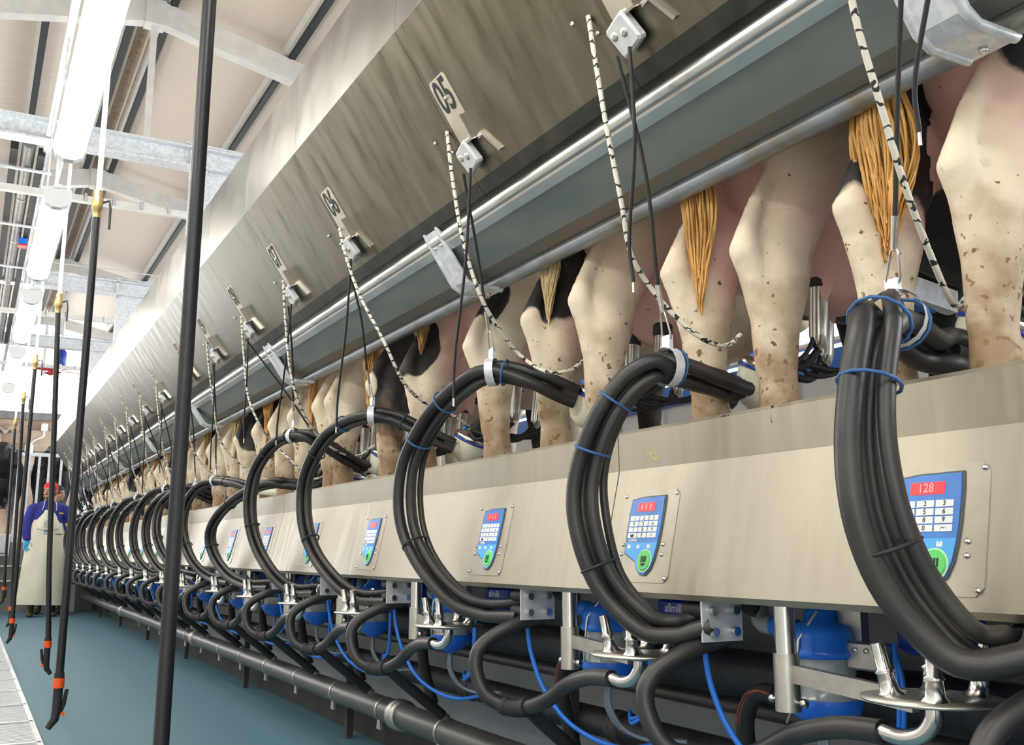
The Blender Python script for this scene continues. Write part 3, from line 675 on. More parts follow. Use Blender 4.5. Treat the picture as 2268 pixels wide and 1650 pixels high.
# ---- parts below the console, identical at each stall (built once, copied)
def clamp_plate(y0):
    t = thing('clamp_plate', (1.29, y0, .65), '', 'clamp plate', 'hose clamp plates under the console')
    MB().box((1.30, y0+.005, .69), (.10, .005, .082)).build('plate', 'block_grey', t)
    for x, z in ((1.272, .708), (1.272, .668), (1.325, .708), (1.325, .668)):
        MB().cyl((x, y0+.02, z), (x, y0-.012, z), .009, 8).build('hose_tail', 'steel', t)
        MB().cyl((x, y0+.075, z), (x, y0+.012, z), .0155, 10).build('hose_end', 'rubber_matt', t)
    return t
def stand(y0):
    L = np.array([1.275, y0-.19, 0]); D = np.array([1.235, y0-.52, .612])
    t = thing('jetter_stand', (L[0], L[1], .545), '', 'jetter stand', 'jetter stands under the console')
    MB().cyl(L+[0, 0, .735], L+[0, 0, .60], .0185, 16).build('tube', 'steel', t)
    MB().cyl(L+[0, 0, .645], L+[0, 0, .548], .0225, 16).build('collar', 'dull_steel', t)
    for s in (-1, 1): MB().lathe(L+[0, s*.022, .565], [(.004, 0), (.004, .012), (.008, .012), (.008, .02), (.004, .022)], (0, s, 0), 8).build('bolt', 'steel', t)
    bar(MB(), L+[0, -.02, .612], D+[0, .03, -.008], .014, .030).build('arm', 'dull_steel', t)
    MB().lathe(D, [(.02, -.012), (.098, -.002), (.100, .002), (.06, .006), (.02, .008)], (0, 0, 1), 24).build('disc', 'dull_steel', t)
    for dx, dy in ((-.045, .035), (.045, .035), (-.045, -.04), (.045, -.04)):
        q = D+[dx, dy, .004]; MB().lathe(q, [(.022, 0), (.014, .008), (.012, .03), (.015, .034), (.010, .038), (.010, .075)], (dx*.9, dy*.9, .25), 12).build('spigot', 'steel', t)
    el = [D+[0, 0, -.005], D+[0, .002, -.03], D+[-.004, .02, -.052], D+[-.008, .05, -.06], D+[-.012, .085, -.056]]
    MB().tube(catmull(el, 5), .0125, 10).build('elbow', 'steel', t)
    return t
def wash_hose(y0):
    pts = [(1.325, .02, .655), (1.235, .03, .632), (1.165, .05, .59), (1.145, .05, .54), (1.155, .015, .475), (1.19, -.03, .448), (1.215, -.09, .452), (1.23, -.17, .482), (1.23, -.25, .522), (1.225, -.35, .549), (1.223, -.437, .556)]
    P = catmull([(x, y0+y, z) for x, y, z in pts], 6)
    t = thing('wash_hose', P[0], '', 'hose', 'ring-shaped wash hoses under the console')
    MB().tube(P, .0178, 12).build('hose', 'rubber', t)
    i = 5*6+2
    MB().tube(P[i-3:i+4], .0215, 12).build('joiner', 'rubber_matt', t)
    for k in (i-3, i+3): MB().tube(P[k:k+2], .0228, 12).build('hose_band', 'cord_black', t)
    return t
def drop_hose(y0):
    t = thing('drop_hose', (1.5, y0, .29), '', 'hose', 'inclined hoses to the drain pipe')
    P = [(1.245, y0-.02, .445), (1.30, y0-.015, .40), (1.46, y0-.0, .275)]
    MB().tube(P, [.016, .018, .018], 10).build('hose', 'rubber_matt', t)
    MB().tube([P[-1], (1.478, y0+.0, .262)], .015, 10).build('nipple', 'dull_steel', t)
    return t
def meter(y0):
    c = np.array([1.43, y0-.125, 0]); t = thing('milk_meter', (c[0], c[1], .49), '', 'milk meter', 'blue milk meters under the console')
    MB().lathe(c, [(.02, .715), (.03, .71), (.032, .69), (.058, .685), (.066, .67), (.067, .645), (.071, .64), (.071, .63), (.064, .626)], (0, 0, 1), 24).build('cap', 'blue_plastic', t)
    MB().lathe(c, [(.058, .63), (.060, .60), (.056, .585), (.060, .575), (.060, .555), (.066, .55)], (0, 0, 1), 24).build('chamber', 'clear_plastic', t)
    MB().lathe(c, [(.069, .553), (.070, .54), (.064, .525), (.045, .512), (.030, .500), (.016, .492)], (0, 0, 1), 24).build('base', 'blue_plastic', t)
    MB().tube([c+[-.03, .07, .50], c+[-.055, .03, .53], c+[-.073, .0, .58], c+[-.070, -.01, .66], c+[-.03, -.02, .71]], .0028, 6).build('wire_bail', 'wire', t)
    MB().lathe(c+[-.0, .06, .675], [(.016, 0), (.016, .03), (.020, .03), (.020, .06), (.014, .065)], (-.1, 1, 0), 12).build('inlet', 'blue_tube', t)
    MB().tube(catmull([c+[0, .12, .675], c+[0, .16, .68], c+[.02, .19, .72]], 5), .019, 10).build('inlet_elbow', 'clear_plastic', t)
    MB().box(c+[.01, -.105, .635], (.03, .09, .05), bev=.004).build('mount_arm', 'dull_steel', t)
    for dy in (-.11, -.085): MB().ell(c+[-.006, dy, .645], (.004, .006, .006), 8, 5).build('mount_bolt', 'steel', t)
    MB().box(c+[.02, -.06, .70], (.02, .055, .14)).build('mount_post', 'dull_steel', t)
    return t
def tubes(y0):
    c = np.array([1.43, y0-.125, 0])
    t = thing('air_tubes', (c[0], c[1], .36), '', 'tube', 'thin air tubes under the milk meters')
    MB().tube(catmull([(1.30, y0+.06, .64), (1.31, y0+.055, .56), (1.33, y0+.02, .47), (1.36, y0-.06, .395), (1.42, y0-.17, .355), (1.5, y0-.25, .37)], 6), .0062, 7).build('blue_tube', 'blue_tube', t)
    for k in range(3):
        d = .009*k; MB().tube(catmull([c+[.0+d*.3, .0+d, .498], c+[.0, -.005+d, .44], c+[.02, -.04+d, .39], c+[.05, -.11+d, .375], c+[.08, -.2+d, .385]], 6), .0055, 7).build('clear_tube', 'clear_tube', t)
    for k in range(2):
        d = .010*k; MB().tube(catmull([c+[.02, -.15, .66-d], c+[.0, -.17-d, .60], c+[.0, -.165-d, .52], c+[.01, -.13-d, .45], c+[.01, -.08, .425-d], c+[.03, -.04, .435-d]], 6), .0048, 7).build('blue_tube', 'blue_tube', t)
    return t
def back_pipes(y0):
    t = thing('supply_hose', (1.5, y0, .5), '', 'hose', 'black supply hoses behind the milk meters')
    MB().tube(catmull([(1.345, y0-.02, .705), (1.40, y0-.03, .765), (1.52, y0-.10, .775), (1.59, y0-.25, .70), (1.60, y0-.34, .61)], 6), .017, 10).build('hose', 'rubber_matt', t)
    P = catmull([(1.40, y0-.03, .545), (1.405, y0+.01, .547), (1.41, y0+.05, .53), (1.42, y0+.085, .48), (1.44, y0+.10, .40), (1.47, y0+.10, .30)], 6)
    MB().tube(P, .019, 10).build('ribbed_hose', 'rubber_matt', t)
    for d in (-.004, .004): MB().tube([np.array(p)+[-.0185, d, .004] for p in P[:20]], .0015, 5).build('red_line', 'red_stripe', t)
    return t
LABS = {clamp_plate: 'steel clamp plate gripping hose ends', stand: 'steel jetter stand with disc and spigots', wash_hose: 'black ring-shaped wash hose', drop_hose: 'straight black hose down to the drain pipe', meter: 'blue capped milk meter', tubes: 'blue and clear air tubes', back_pipes: 'black supply hose behind the meter'}
for fn, lab in LABS.items():
    p0 = fn(0.)
    for i, n in enumerate(STALLS):
        o = p0 if i == 0 else None
        if o is None: o = copy_tree(p0)
        o.location = Vector(p0['_o'])+Vector((0, stall_y(n), 0)); o['label'] = where(n, lab)
# pulsator boxes behind
for n in STALLS:
    y0 = stall_y(n); c = np.array([1.525, y0-.315, .675])
    t = thing('pulsator_box', tuple(c-[0, 0, .05]), where(n, 'dark blue pulsator box under the console'), 'pulsator', 'dark blue pulsator boxes')
    MB().box(c, (.07, .15, .075), bev=.012).build('housing', 'blue_dark', t)
    MB().box(c+[.01, 0, .115], (.012, .04, .16)).build('hanger_strap', 'dull_steel', t)
    if n < 8:
        m = MB(); add_text(m, 'afimilk', c+[-.0355, 0, .012], (0, -1, 0), (0, 0, 1), .028); m.build('lettering', 'white_ink', t)
        m = MB(); add_text(m, 'AfiPulse', c+[-.0355, 0, -.018], (0, -1, 0), (0, 0, 1), .019); m.build('lettering', 'white_ink', t)
# long pipes under the platform
def pipe(name, x, z, r, m, lab, joints=(), jm=None, jr=1.18):
    t = thing(name, (x, 6.5, z-r), lab, 'pipe')
    MB().cyl((x, -1.0, z), (x, 15.0, z), r, 18).build('pipe_run', m, t)
    for y in joints: MB().lathe((x, y, z), [(r, -.03), (r*jr, -.028), (r*jr, -.008), (r*1.04, -.006), (r*1.04, .006), (r*jr, .008), (r*jr, .028), (r, .03)], (0, 1, 0), 20).build('pipe_joint', jm or m, t)
    return t
pipe('milk_pipe', 1.60, .545, .052, 'pipe_black', 'thick black milk pipe behind the blue meters', [stall_y(n)+.02 for n in STALLS], 'rubber_grey', 1.10)
pipe('vacuum_pipe', 1.62, .345, .040, 'pipe_black', 'black vacuum pipe low on the pit wall', [stall_y(n)+.1 for n in STALLS], 'rubber_grey', 1.12)
pipe('cable_conduit', 1.66, .455, .020, 'pipe_grey', 'slim grey conduit between the two black pipes')
dp = pipe('drain_pipe', 1.48, .218, .046, 'pipe_grey', 'grey steel drain pipe running low along the pit floor', [3.55, 7.3, 11.], 'dull_steel', 1.25)
for k in range(14):
    y = 2.6+.55*k
    MB().lathe((1.48, y, .218), [(.0485, -.006), (.0485, .006)], (0, 1, 0), 18).build('pipe_clip', 'dull_steel', dp)
    MB().prism([(-.012, 0), (.012, 0), (.022, -.035), (-.022, -.035)], (1.445, y-.01, .185), (0, 1, 0), (0, 0, 1), (1, 0, 0), .01).build('clip_foot', 'dull_steel', dp)
for k in range(7):
    y = 2.50+1.88*k
    o = MB().box((1.575, y, .44), (.03, .03, .88)).build('support_post', 'concrete_dark', None, (1.575, y, 0)); tag(o, 'slim steel upright between pit floor and platform', 'post', 'steel uprights under the platform')
# ================================================================== COWS
def cow_mesh(name, fy, black, hx=(0., 0.), pose=None, lean=(0., 0.)):
    """fy: hind hoof y for (near side -, far side +); black: list of (centre, radius) dark patches; hx: hoof x shift"""
    mb = MB(); V = lambda x, y, z: np.array([x, y, z], float)
    # trunk
    tr = [(.02, 1.22, .10, .10), (.10, 1.20, .20, .19), (.26, 1.15, .27, .25), (.48, 1.10, .31, .27), (.75, 1.06, .35, .28), (1.05, 1.03, .38, .29), (1.35, 1.04, .38, .28), (1.60, 1.08, .35, .25), (1.78, 1.14, .27, .20)]
    eloft(mb, [((x, 0, z), (0, 0, rz), (0, ry, 0)) for x, z, rz, ry in tr], 20)
    eloft(mb, [((.0, 0, 1.36), (.03, 0, .05), (0, .05, 0)), ((.12, 0, 1.40), (.0, 0, .06), (0, .09, 0)), ((.5, 0, 1.37), (0, 0, .06), (0, .12, 0))])
    for s in (-1, 1): eloft(mb, [((.06, .19*s, 1.28), (.07, 0, 0), (0, .06, 0)), ((.05, .18*s, 1.12), (.10, 0, 0), (0, .075, 0))])
    # neck and head
    eloft(mb, [((1.65, 0, 1.16), (-.08, 0, .28), (0, .17, 0)), ((1.95, 0, 1.30), (-.10, 0, .20), (0, .12, 0)), ((2.2, 0, 1.42), (-.08, 0, .14), (0, .10, 0))])
    eloft(mb, [((2.15, 0, 1.50), (.05, 0, .12), (0, .11, 0)), ((2.35, 0, 1.40), (.05, 0, .12), (0, .10, 0)), ((2.55, 0, 1.25), (.05, 0, .08), (0, .075, 0)), ((2.66, 0, 1.17), (.05, 0, .07), (0, .07, 0))])
    for s in (-1, 1): eloft(mb, [((2.16, .10*s, 1.50), (.02, 0, .04), (.01, 0, 0)), ((2.14, .26*s, 1.48), (.02, 0, .03), (.01, 0, 0))], 8)
    # hind legs
    for k, s in enumerate((-1, 1)):
        f = fy[k]; hp = .115*s+f*.45 if abs(f) > .05 else .15*s; dx = hx[k]; hk = f*.80+.03*s
        hk = f*.85+.025*s
        secs = [((.24, .165*s, 1.16), (.20, 0, .06), (0, .10, 0)), ((.28, .175*s, .98), (.215, 0, .04), (0, .11, 0)),
                ((.28, .18*s*.6+hk*.4, .85), (.18, 0, .03), (0, .10, 0)), ((.235+dx*.4, .18*s*.3+hk*.7, .74), (.125, 0, .02), (0, .076, 0)),
                ((.160+dx*.6, hk, .635), (.100, 0, .02), (0, .056, 0)), ((.115+dx*.8, hk, .555), (.078, 0, .0), (0, .062, 0)), ((.100+dx*.85, hk*.9+f*.1, .475), (.074, 0, 0), (0, .062, 0)),
                ((.092+dx*.9, hk*.6+f*.4, .385), (.056, 0, 0), (0, .046, 0)), ((.090+dx, f, .27), (.045, 0, 0), (0, .036, 0)), ((.095+dx, f, .165), (.053, 0, 0), (0, .046, 0)),
                ((.105+dx, f, .115), (.058, 0, 0), (0, .052, 0)), ((.135+dx, f, .075), (.052, 0, .01), (0, .050, 0))]
        eloft(mb, secs, 16)
        eloft(mb, [((.130+dx*.5, hk, .78), (.030, 0, 0), (0, .020, 0)), ((.060+dx*.6, hk, .68), (.024, 0, 0), (0, .020, 0)), ((.022+dx*.7, hk, .60), (.026, 0, 0), (0, .026, 0)), ((.012+dx*.8, hk, .555), (.036, 0, 0), (0, .036, 0)), ((.035+dx*.8, hk, .50), (.034, 0, 0), (0, .034, 0)), ((.050+dx*.9, hk*.6+f*.4, .40), (.024, 0, 0), (0, .026, 0)), ((.055+dx, f, .27), (.022, 0, 0), (0, .024, 0))], 10)
        for q in (-.026, .026): eloft(mb, [((.125+dx, f+q, .085), (.040, 0, 0), (0, .024, 0)), ((.155+dx, f+q, .045), (.060, 0, 0), (0, .027, 0)), ((.165+dx, f+q, .012), (.070, 0, 0), (0, .030, 0))], 10)
        for q in (-.03, .03): mb.ell((.055+dx, f+q, .11), (.016, .013, .018), 8, 6)
    # front legs
    for s in (-1, 1):
        f = .16*s
        eloft(mb, [((1.52, .20*s, 1.0), (.16, 0, .05), (0, .10, 0)), ((1.46, .19*s, .80), (.115, 0, .02), (0, .085, 0)), ((1.44, .175*s, .64), (.075, 0, 0), (0, .06, 0)), ((1.45, f, .47), (.055, 0, 0), (0, .05, 0)), ((1.455, f, .40), (.056, 0, 0), (0, .052, 0)),
                   ((1.445, f, .32), (.042, 0, 0), (0, .038, 0)), ((1.445, f, .2), (.038, 0, 0), (0, .036, 0)), ((1.45, f, .13), (.048, 0, 0), (0, .046, 0)), ((1.48, f, .08), (.045, 0, 0), (0, .045, 0))], 14)
        for q in (-.024, .024): eloft(mb, [((1.48, f+q, .07), (.04, 0, 0), (0, .022, 0)), ((1.50, f+q, .012), (.06, 0, 0), (0, .028, 0))], 10)
    # udder with teats
    yo = lean[0]
    eloft(mb, [((.17, yo*.5, .92), (.07, 0, .03), (0, .11, 0)), ((.30, yo, .80), (.16, 0, .04), (0, .165, 0)), ((.40, yo, .69), (.20, 0, .04), (0, .185, 0)), ((.44, yo, .60), (.185, 0, .02), (0, .165, 0)), ((.45, yo, .55), (.13, 0, .02), (0, .12, 0))], 18)
    for sx, sy in ((.34, -.075), (.34, .075), (.53, -.085), (.53, .085)): eloft(mb, [((sx, sy+yo, .57), (.022, 0, 0), (0, .022, 0)), ((sx, sy+yo, .49), (.014, 0, 0), (0, .014, 0))], 8)
    me = remeshed(mb, .0125, 2, name)
    n = len(me.vertices); co = np.empty(n*3); me.vertices.foreach_get('co', co); co = co.reshape(-1, 3)
    x, y, z = co[:, 0], co[:, 1], co[:, 2]
    bl = np.zeros(n)
    for c, r in black:
        c = np.array(c); r = np.array(r if hasattr(r, '__len__') else (r,)*3)
        d = np.sqrt((((co-c)/r)**2).sum(1)); bl = np.maximum(bl, np.clip(1.5-d, 0, 1))
    ud = np.sqrt((((co-np.array([.40, yo, .70]))/np.array([.27, .21, .30]))**2).sum(1)); pk = np.clip(1.75-ud, 0, 1)
    inner = np.clip(1.2-np.abs(y)/.07, 0, 1)*np.clip((x-.06)/.08, 0, 1)*np.clip((.7-x)/.2, 0, 1)*(z > .5)*(z < 1.2)
    pk = np.maximum(pk, inner*.9)
    leg = (z < .62) & ((x < .32) | (x > 1.3)); dirt = np.where(leg, np.clip(1.22-z/.50, 0, 1), 0)+.12*(z < 1.1)
    bl = np.where(pk > .8, bl*.55, bl)
    for nm, a in (('black', bl), ('pink', pk), ('dirt', dirt), ('hoof', np.clip((.055-z)/.02, 0, 1))):
        at = me.attributes.new(nm, 'FLOAT', 'POINT'); at.data.foreach_set('value', a.astype(np.float32))
    me.materials.append(MT['cow'])
    return me

def tassel(name, top, L, r, mname, seed, parent, curl=.012):
    """hanging tail: root tube plus tapering hair strands"""
    rg = np.random.default_rng(seed); m = MB(); ns = 170
    for i in range(ns):
        a = rg.uniform(0, 2*math.pi); q = math.sqrt(rg.uniform(0, 1)); ph = rg.uniform(0, 6.28); fr = rg.uniform(1.2, 2.); l = L*(1.02-.22*q*q)*rg.uniform(.9, 1.02); P = []; Rr = []
        for k in range(10):
            s = k/9.; w = r*q*(.45+.75*math.sin(math.pi*min(s*.8+.08, 1)))*(1-.5*s**4)
            P.append((math.cos(a)*w*.5+.7*curl*math.sin(fr*6*s+ph)*s, math.sin(a)*w+curl*math.cos(fr*5*s+ph)*s+.006*math.sin(7*s), -l*s)); Rr.append(.0052*(1-.7*s))
        m.tube(P, Rr, 4)
    me = m.mesh(name); me.materials.append(MT[mname])
    o = bpy.data.objects.new(name, me); COL.objects.link(o); o.parent = parent; o.location = top
    return o

PLZ = .93; CWX = 1.375
def place_cow(me, y, lab, x=CWX, rz=0., z=PLZ, group='cows being milked', tail=None, mname='tail_gold', seed=1, sz=1.):
    t = thing('cow', (x, y, z), lab, 'cow', group); t.rotation_euler = (0, 0, rz); t.scale = (1, 1, sz)
    o = bpy.data.objects.new('body', me); COL.objects.link(o); o.parent = t
    if tail:
        ty, z0, z1, r = tail; z0 += .09; z1 += .09
        m = MB().tube(catmull([(.03, 0, 1.38), (-.012, ty*.4, 1.34), (.03, ty, 1.1), (.042, ty, z0-.02)], 5), [.045]+[.03]*14+[.028], 10)
        me2 = m.mesh('tail'); me2.materials.append(MT['cow']); tb = bpy.data.objects.new('tail', me2); COL.objects.link(tb); tb.parent = t
        h = tassel('tail_hair', (0, 0, 0), z0-z1, r, mname, seed, tb); h.location = (.042, ty, z0)
    return t
def zl(p): return float(p[2]-PLZ)
B = lambda *a: list(a)
big = [((.9, .1, 1.2), (.5, .4, .35)), ((1.9, 0, 1.3), (.5, .3, .4))]
cows = {
 3: dict(sz=.94, y=1.07, fy=(-.07, .14), black=[((.20, .19, .76), (.26, .13, .34)), ((.25, -.20, 1.08), (.34, .16, .40)), ((1.45, .17, .4), (.2, .12, .5))]+big, tail=(.085, .72, .345, .060), mname='tail_gold', lab='black and white cow with black thigh and long golden tail before plate zero five'),
 4: dict(sz=.95, y=1.67, fy=(-.14, .05), hx=(.03, 0.), black=[((.95, -.1, .75), (.34, .3, .17)), ((.8, .26, 1.15), (.28, .2, .2)), ((1.46, -.16, .5), (.2, .12, .6)), ((1.46, .16, .5), (.2, .12, .6)), ((.2, .04, .48), (.05, .04, .03))]+big[1:], tail=(.01, .80, .36, .046), mname='tail_gold', lab='mostly white cow with clean white hind legs one stall before plate zero five'),
 5: dict(y=2.28, fy=(-.13, .12), black=[((.10, -.03, .72), (.10, .045, .17)), ((.16, .16, .74), (.22, .12, .28)), ((1.2, 0, .72), (.4, .4, .12)), ((1.46, -.16, .4), (.2, .12, .5))]+big, tail=(.07, .78, .45, .040), mname='tail_pale', lab='cow with one dark brown hind leg and pale tail end at plate zero five'),
 6: dict(y=3.12, fy=(-.32, .22), hx=(.02, .0), black=[((.10, -.25, .74), (.10, .08, .17)), ((.06, .22, .64), (.13, .07, .13)), ((.9, -.2, 1.0), (.3, .3, .22)), ((1.46, .16, .4), (.2, .12, .5))]+big[1:], tail=(.15, .78, .52, .042), mname='tail_brown', lab='cow with a dark patch above each hock at plate zero six'),
 7: dict(y=3.92, fy=(-.24, .33), black=[((.12, -.22, .56), (.12, .10, .30)), ((.9, .1, .9), (.35, .4, .2)), ((1.46, -.16, .4), (.2, .12, .5))]+big, tail=(-.11, .78, .38, .044), mname='tail_gold', lab='cow with a dark near hind leg at plate zero seven'),
 8: dict(y=4.62, fy=(-.22, .20), black=[((1.0, .1, .85), (.35, .4, .2)), ((1.46, .16, .4), (.2, .12, .5))]+big, tail=(-.02, .80, .34, .036), mname='tail_gold', lab='cow with pale hind legs and thin golden tail at plate zero eight'),
}
for n, c in cows.items():
    me = cow_mesh('cow_body', c['fy'], c['black'], c.get('hx', (0, 0)))
    place_cow(me, c['y'], c['lab'], tail=c['tail'], mname=c['mname'], seed=n, sz=c.get('sz', 1.))
gen = [cow_mesh('cow_body', (-.18, .17), [((.14, .18, .74), (.16, .12, .22)), ((1.46, .16, .4), (.2, .12, .5))]+big),
       cow_mesh('cow_body', (-.15, .20), [((.10, -.16, .66), (.12, .10, .20)), ((.9, 0, .8), (.4, .4, .2))]+big),
       cow_mesh('cow_body', (-.20, .14), [((.10, .10, .80), (.16, .22, .14)), ((.15, -.17, .40), (.10, .07, .09))]+big)]
glab = ['cow with a dark far thigh in the stalls beyond plate zero eight', 'cow with a dark near hock in the stalls beyond plate zero eight', 'cow with dark patches high between the legs beyond plate zero eight']
for n in range(9, 21):
    k = n % 3
    place_cow(gen[k], stall_y(n)+.09+.05*math.sin(n*2.1), glab[k], tail=((.05, .80, .35+.04*(n % 2), .042) if n % 4 else (-.06, .80, .41, .04)), mname=['tail_gold', 'tail_pale', 'tail_brown'][(n*7) % 3], seed=n)

# ---- milking clusters
def cluster(n):
    c = claw_pos(n); t = thing('milking_cluster', tuple(c-[0, 0, .06]), where(n, 'milking cluster with cream bowl'), 'milking cluster', 'milking clusters')
    e = bundle_end = catmull(bundle_path(n), 6)[-1]
    ax = np.array([.25, -.45, 1.]); ax /= np.linalg.norm(ax)
    MB().lathe(c, [(.004, -.075), (.022, -.073), (.042, -.058), (.057, -.03), (.064, .0), (.066, .02)], ax, 22).build('bowl', 'cream_bowl', t)
    MB().tube([c-ax*.045, (c-ax*.05+e)/2, e], [.034, .026, .021], 12).build('bowl_spout', 'cream_bowl', t)
    MB().lathe(c, [(.067, .019), (.071, .022), (.071, .030), (.066, .036), (.04, .046)], ax, 22).build('rim', 'steel', t)
    MB().lathe(c, [(.068, .012), (.070, .015), (.070, .019), (.068, .02)], ax, 22).build('seal', 'blue_dark', t)
    MB().lathe(c, [(.045, .04), (.040, .06), (.022, .075), (.014, .095)], ax, 16).build('top_cover', 'rubber_matt', t)
    MB().box(c+ax*.062+np.array([-.02, .02, .0]), (.04, .05, .03), bev=.006).build('valve_block', 'blue_plastic', t)
    cowy = cows[n]['y'] if n in cows else stall_y(n)+.09
    for i, (sx, sy) in enumerate(((.34, -.075), (.34, .075), (.53, -.085), (.53, .085))):
        p = np.array([CWX+sx, cowy*.65+c[1]*.35+sy, PLZ+.515]); p2 = p+(c+[0, 0, .15]-p)*.06+[0, 0, -.155]
        cup = MB().lathe(p, [(.0245, 0), (.0245, -.012), (.0225, -.014), (.0225, -.125), (.016, -.150), (.012, -.155)], (p-p2), 16).build('teat_cup', 'steel', t)
        MB().lathe(p, [(.026, -.012), (.028, .0), (.028, .022), (.018, .030)], (p-p2), 14).build('liner_mouth', 'rubber_matt', cup)
        q = c+ax*.05+np.array([sx-.43, sy, 0])*.35
        MB().tube(catmull([p2, p2*.6+q*.4+[0, 0, -.035], q], 6), .0095, 8).build('short_milk_tube', 'rubber_matt', t)
        MB().tube(catmull([p2+[-.012, 0, .03], p2+[-.05, 0, -.02], (p2+q)/2+[-.06, 0, -.05], q+[-.01, 0, .01]], 6), .0058, 7).build('short_air_tube', 'rubber_matt', t)
    return t
for n in STALLS: cluster(n)
# loose steel cup turned down behind the clean-legged cow
p = PX(1655, 845, 1.70); q = PX(1605, 890, 1.66)
t = thing('loose_teat_cup', tuple(q), 'loose steel teat cup with black end leaning between white legs', 'teat cup')
MB().cyl(p, p*.3+q*.7, .020, 14).build('shell', 'steel', t); MB().tube([p*.35+q*.65, p*.22+q*.78, q], [.022, .027, .027], 14).build('liner', 'rubber_matt', t)
# galvanised bar between the stalls
t = thing('stall_bar', tuple(PX(2050, 650, 1.9)), 'short galvanised bar with blue strip behind the golden tail', 'bar')
bar(MB(), PX(1985, 628, 1.85), PX(2110, 672, 2.05), .03, .055).build('bar_profile', 'galvanised', t)
bar(MB(), PX(1985, 655, 1.88), PX(2065, 682, 2.0), .02, .03).build('blue_strip', 'board_blue', t)

# ================================================================== HANGING WASH-DOWN HOSES
def drop(k, top, bot, lab, nozzle=True, flip=1, valve=2.30):
    t = thing('spray_hose', tuple(bot), lab, 'hose', 'hanging wash-down hoses')
    top, bot = np.array(top, float), np.array(bot, float); mid = top*.5+bot*.5
    vt = np.array([top[0], top[1], valve])
    MB().cyl(top, vt, .011, 10).build('drop_pipe', 'galvanised', t)
    MB().lathe(vt, [(.013, .05), (.019, .045), (.019, .02), (.023, .015), (.023, -.03), (.016, -.04), (.016, -.07)], (0, 0, 1), 10).build('valve', 'brass', t)
    MB().tube([vt+[.02, 0, .0], vt+[.045, -.01, .01], vt+[.05, -.02, -.03], vt+[.05, -.025, -.12]], .005, 6).build('valve_lever', 'cord_black', t)
    P = catmull([vt+[0, 0, -.06], vt*.66+bot*.34, vt*.3+bot*.7, bot+[0, 0, .21 if nozzle else 0]], 8)
    MB().tube(P, .0155, 12).build('hose', 'hose_black', t)
    if nozzle:
        k_ = .62
        def q_(x, y, z): return bot+np.array([x, y, z])*k_
        MB().cyl(q_(0, 0, .34), q_(0, 0, .31), .019, 12).build('coupling', 'rubber_matt', t)
        MB().cyl(q_(0, 0, .31), q_(0, 0, .25), .0205, 12).build('orange_collar', 'orange_plastic', t)
        MB().cyl(q_(0, 0, .25), q_(0, 0, .10), .0175, 12).build('grip', 'rubber_matt', t)
        MB().tube([q_(0, 0, .12), q_(-.008*flip, 0, .06), q_(-.045*flip, -.01, .01)], [.0175, .016, .011], 10).build('nozzle', 'rubber_matt', t)
        MB().tube([q_(.02*flip, 0, .09), q_(.038*flip, 0, .15), q_(.05*flip, 0, .24)], [.006, .008, .007], 8).build('trigger', 'rubber_matt', t)
        MB().lathe(q_(.034*flip, -.012, .095), [(.008, 0), (.008, .010)], (0, -1, 0), 10).build('orange_knob', 'orange_plastic', t)
HX = .36
drop(0, (HX+.015, 2.10, 3.6), (HX, 2.055, .30), 'black wash-down hose reaching past the floor with no nozzle in sight', False)
drop(1, (HX, 4.30, 3.6), (HX+.0, 4.31, .145), 'black spray hose with upright orange nozzle near the floor edge', valve=2.28)
drop(2, (HX, 6.35, 3.6), (.456, 6.35, .125), 'black spray hose with nozzle turned the other way', flip=-1, valve=2.31)
drop(3, (HX, 8.70, 3.6), (.36, 8.70, .12), 'black spray hose between the turned nozzle and the gate hoses', valve=2.35)
drop(4, (HX, 10.5, 3.6), (.42, 10.6, .12), 'black spray hose hanging close before the apron', valve=2.30)
drop(5, (HX, 12.3, 3.6), (.40, 12.3, .25), 'black spray hose hanging by the end gate', valve=2.26)
o = MB().cyl((HX, -1., 3.6), (HX, 15., 3.6), .014, 8).build('water_pipe', 'galvanised', None, (HX, 6., 3.6)); tag(o, 'galvanised water pipe feeding the spray hoses', 'pipe')
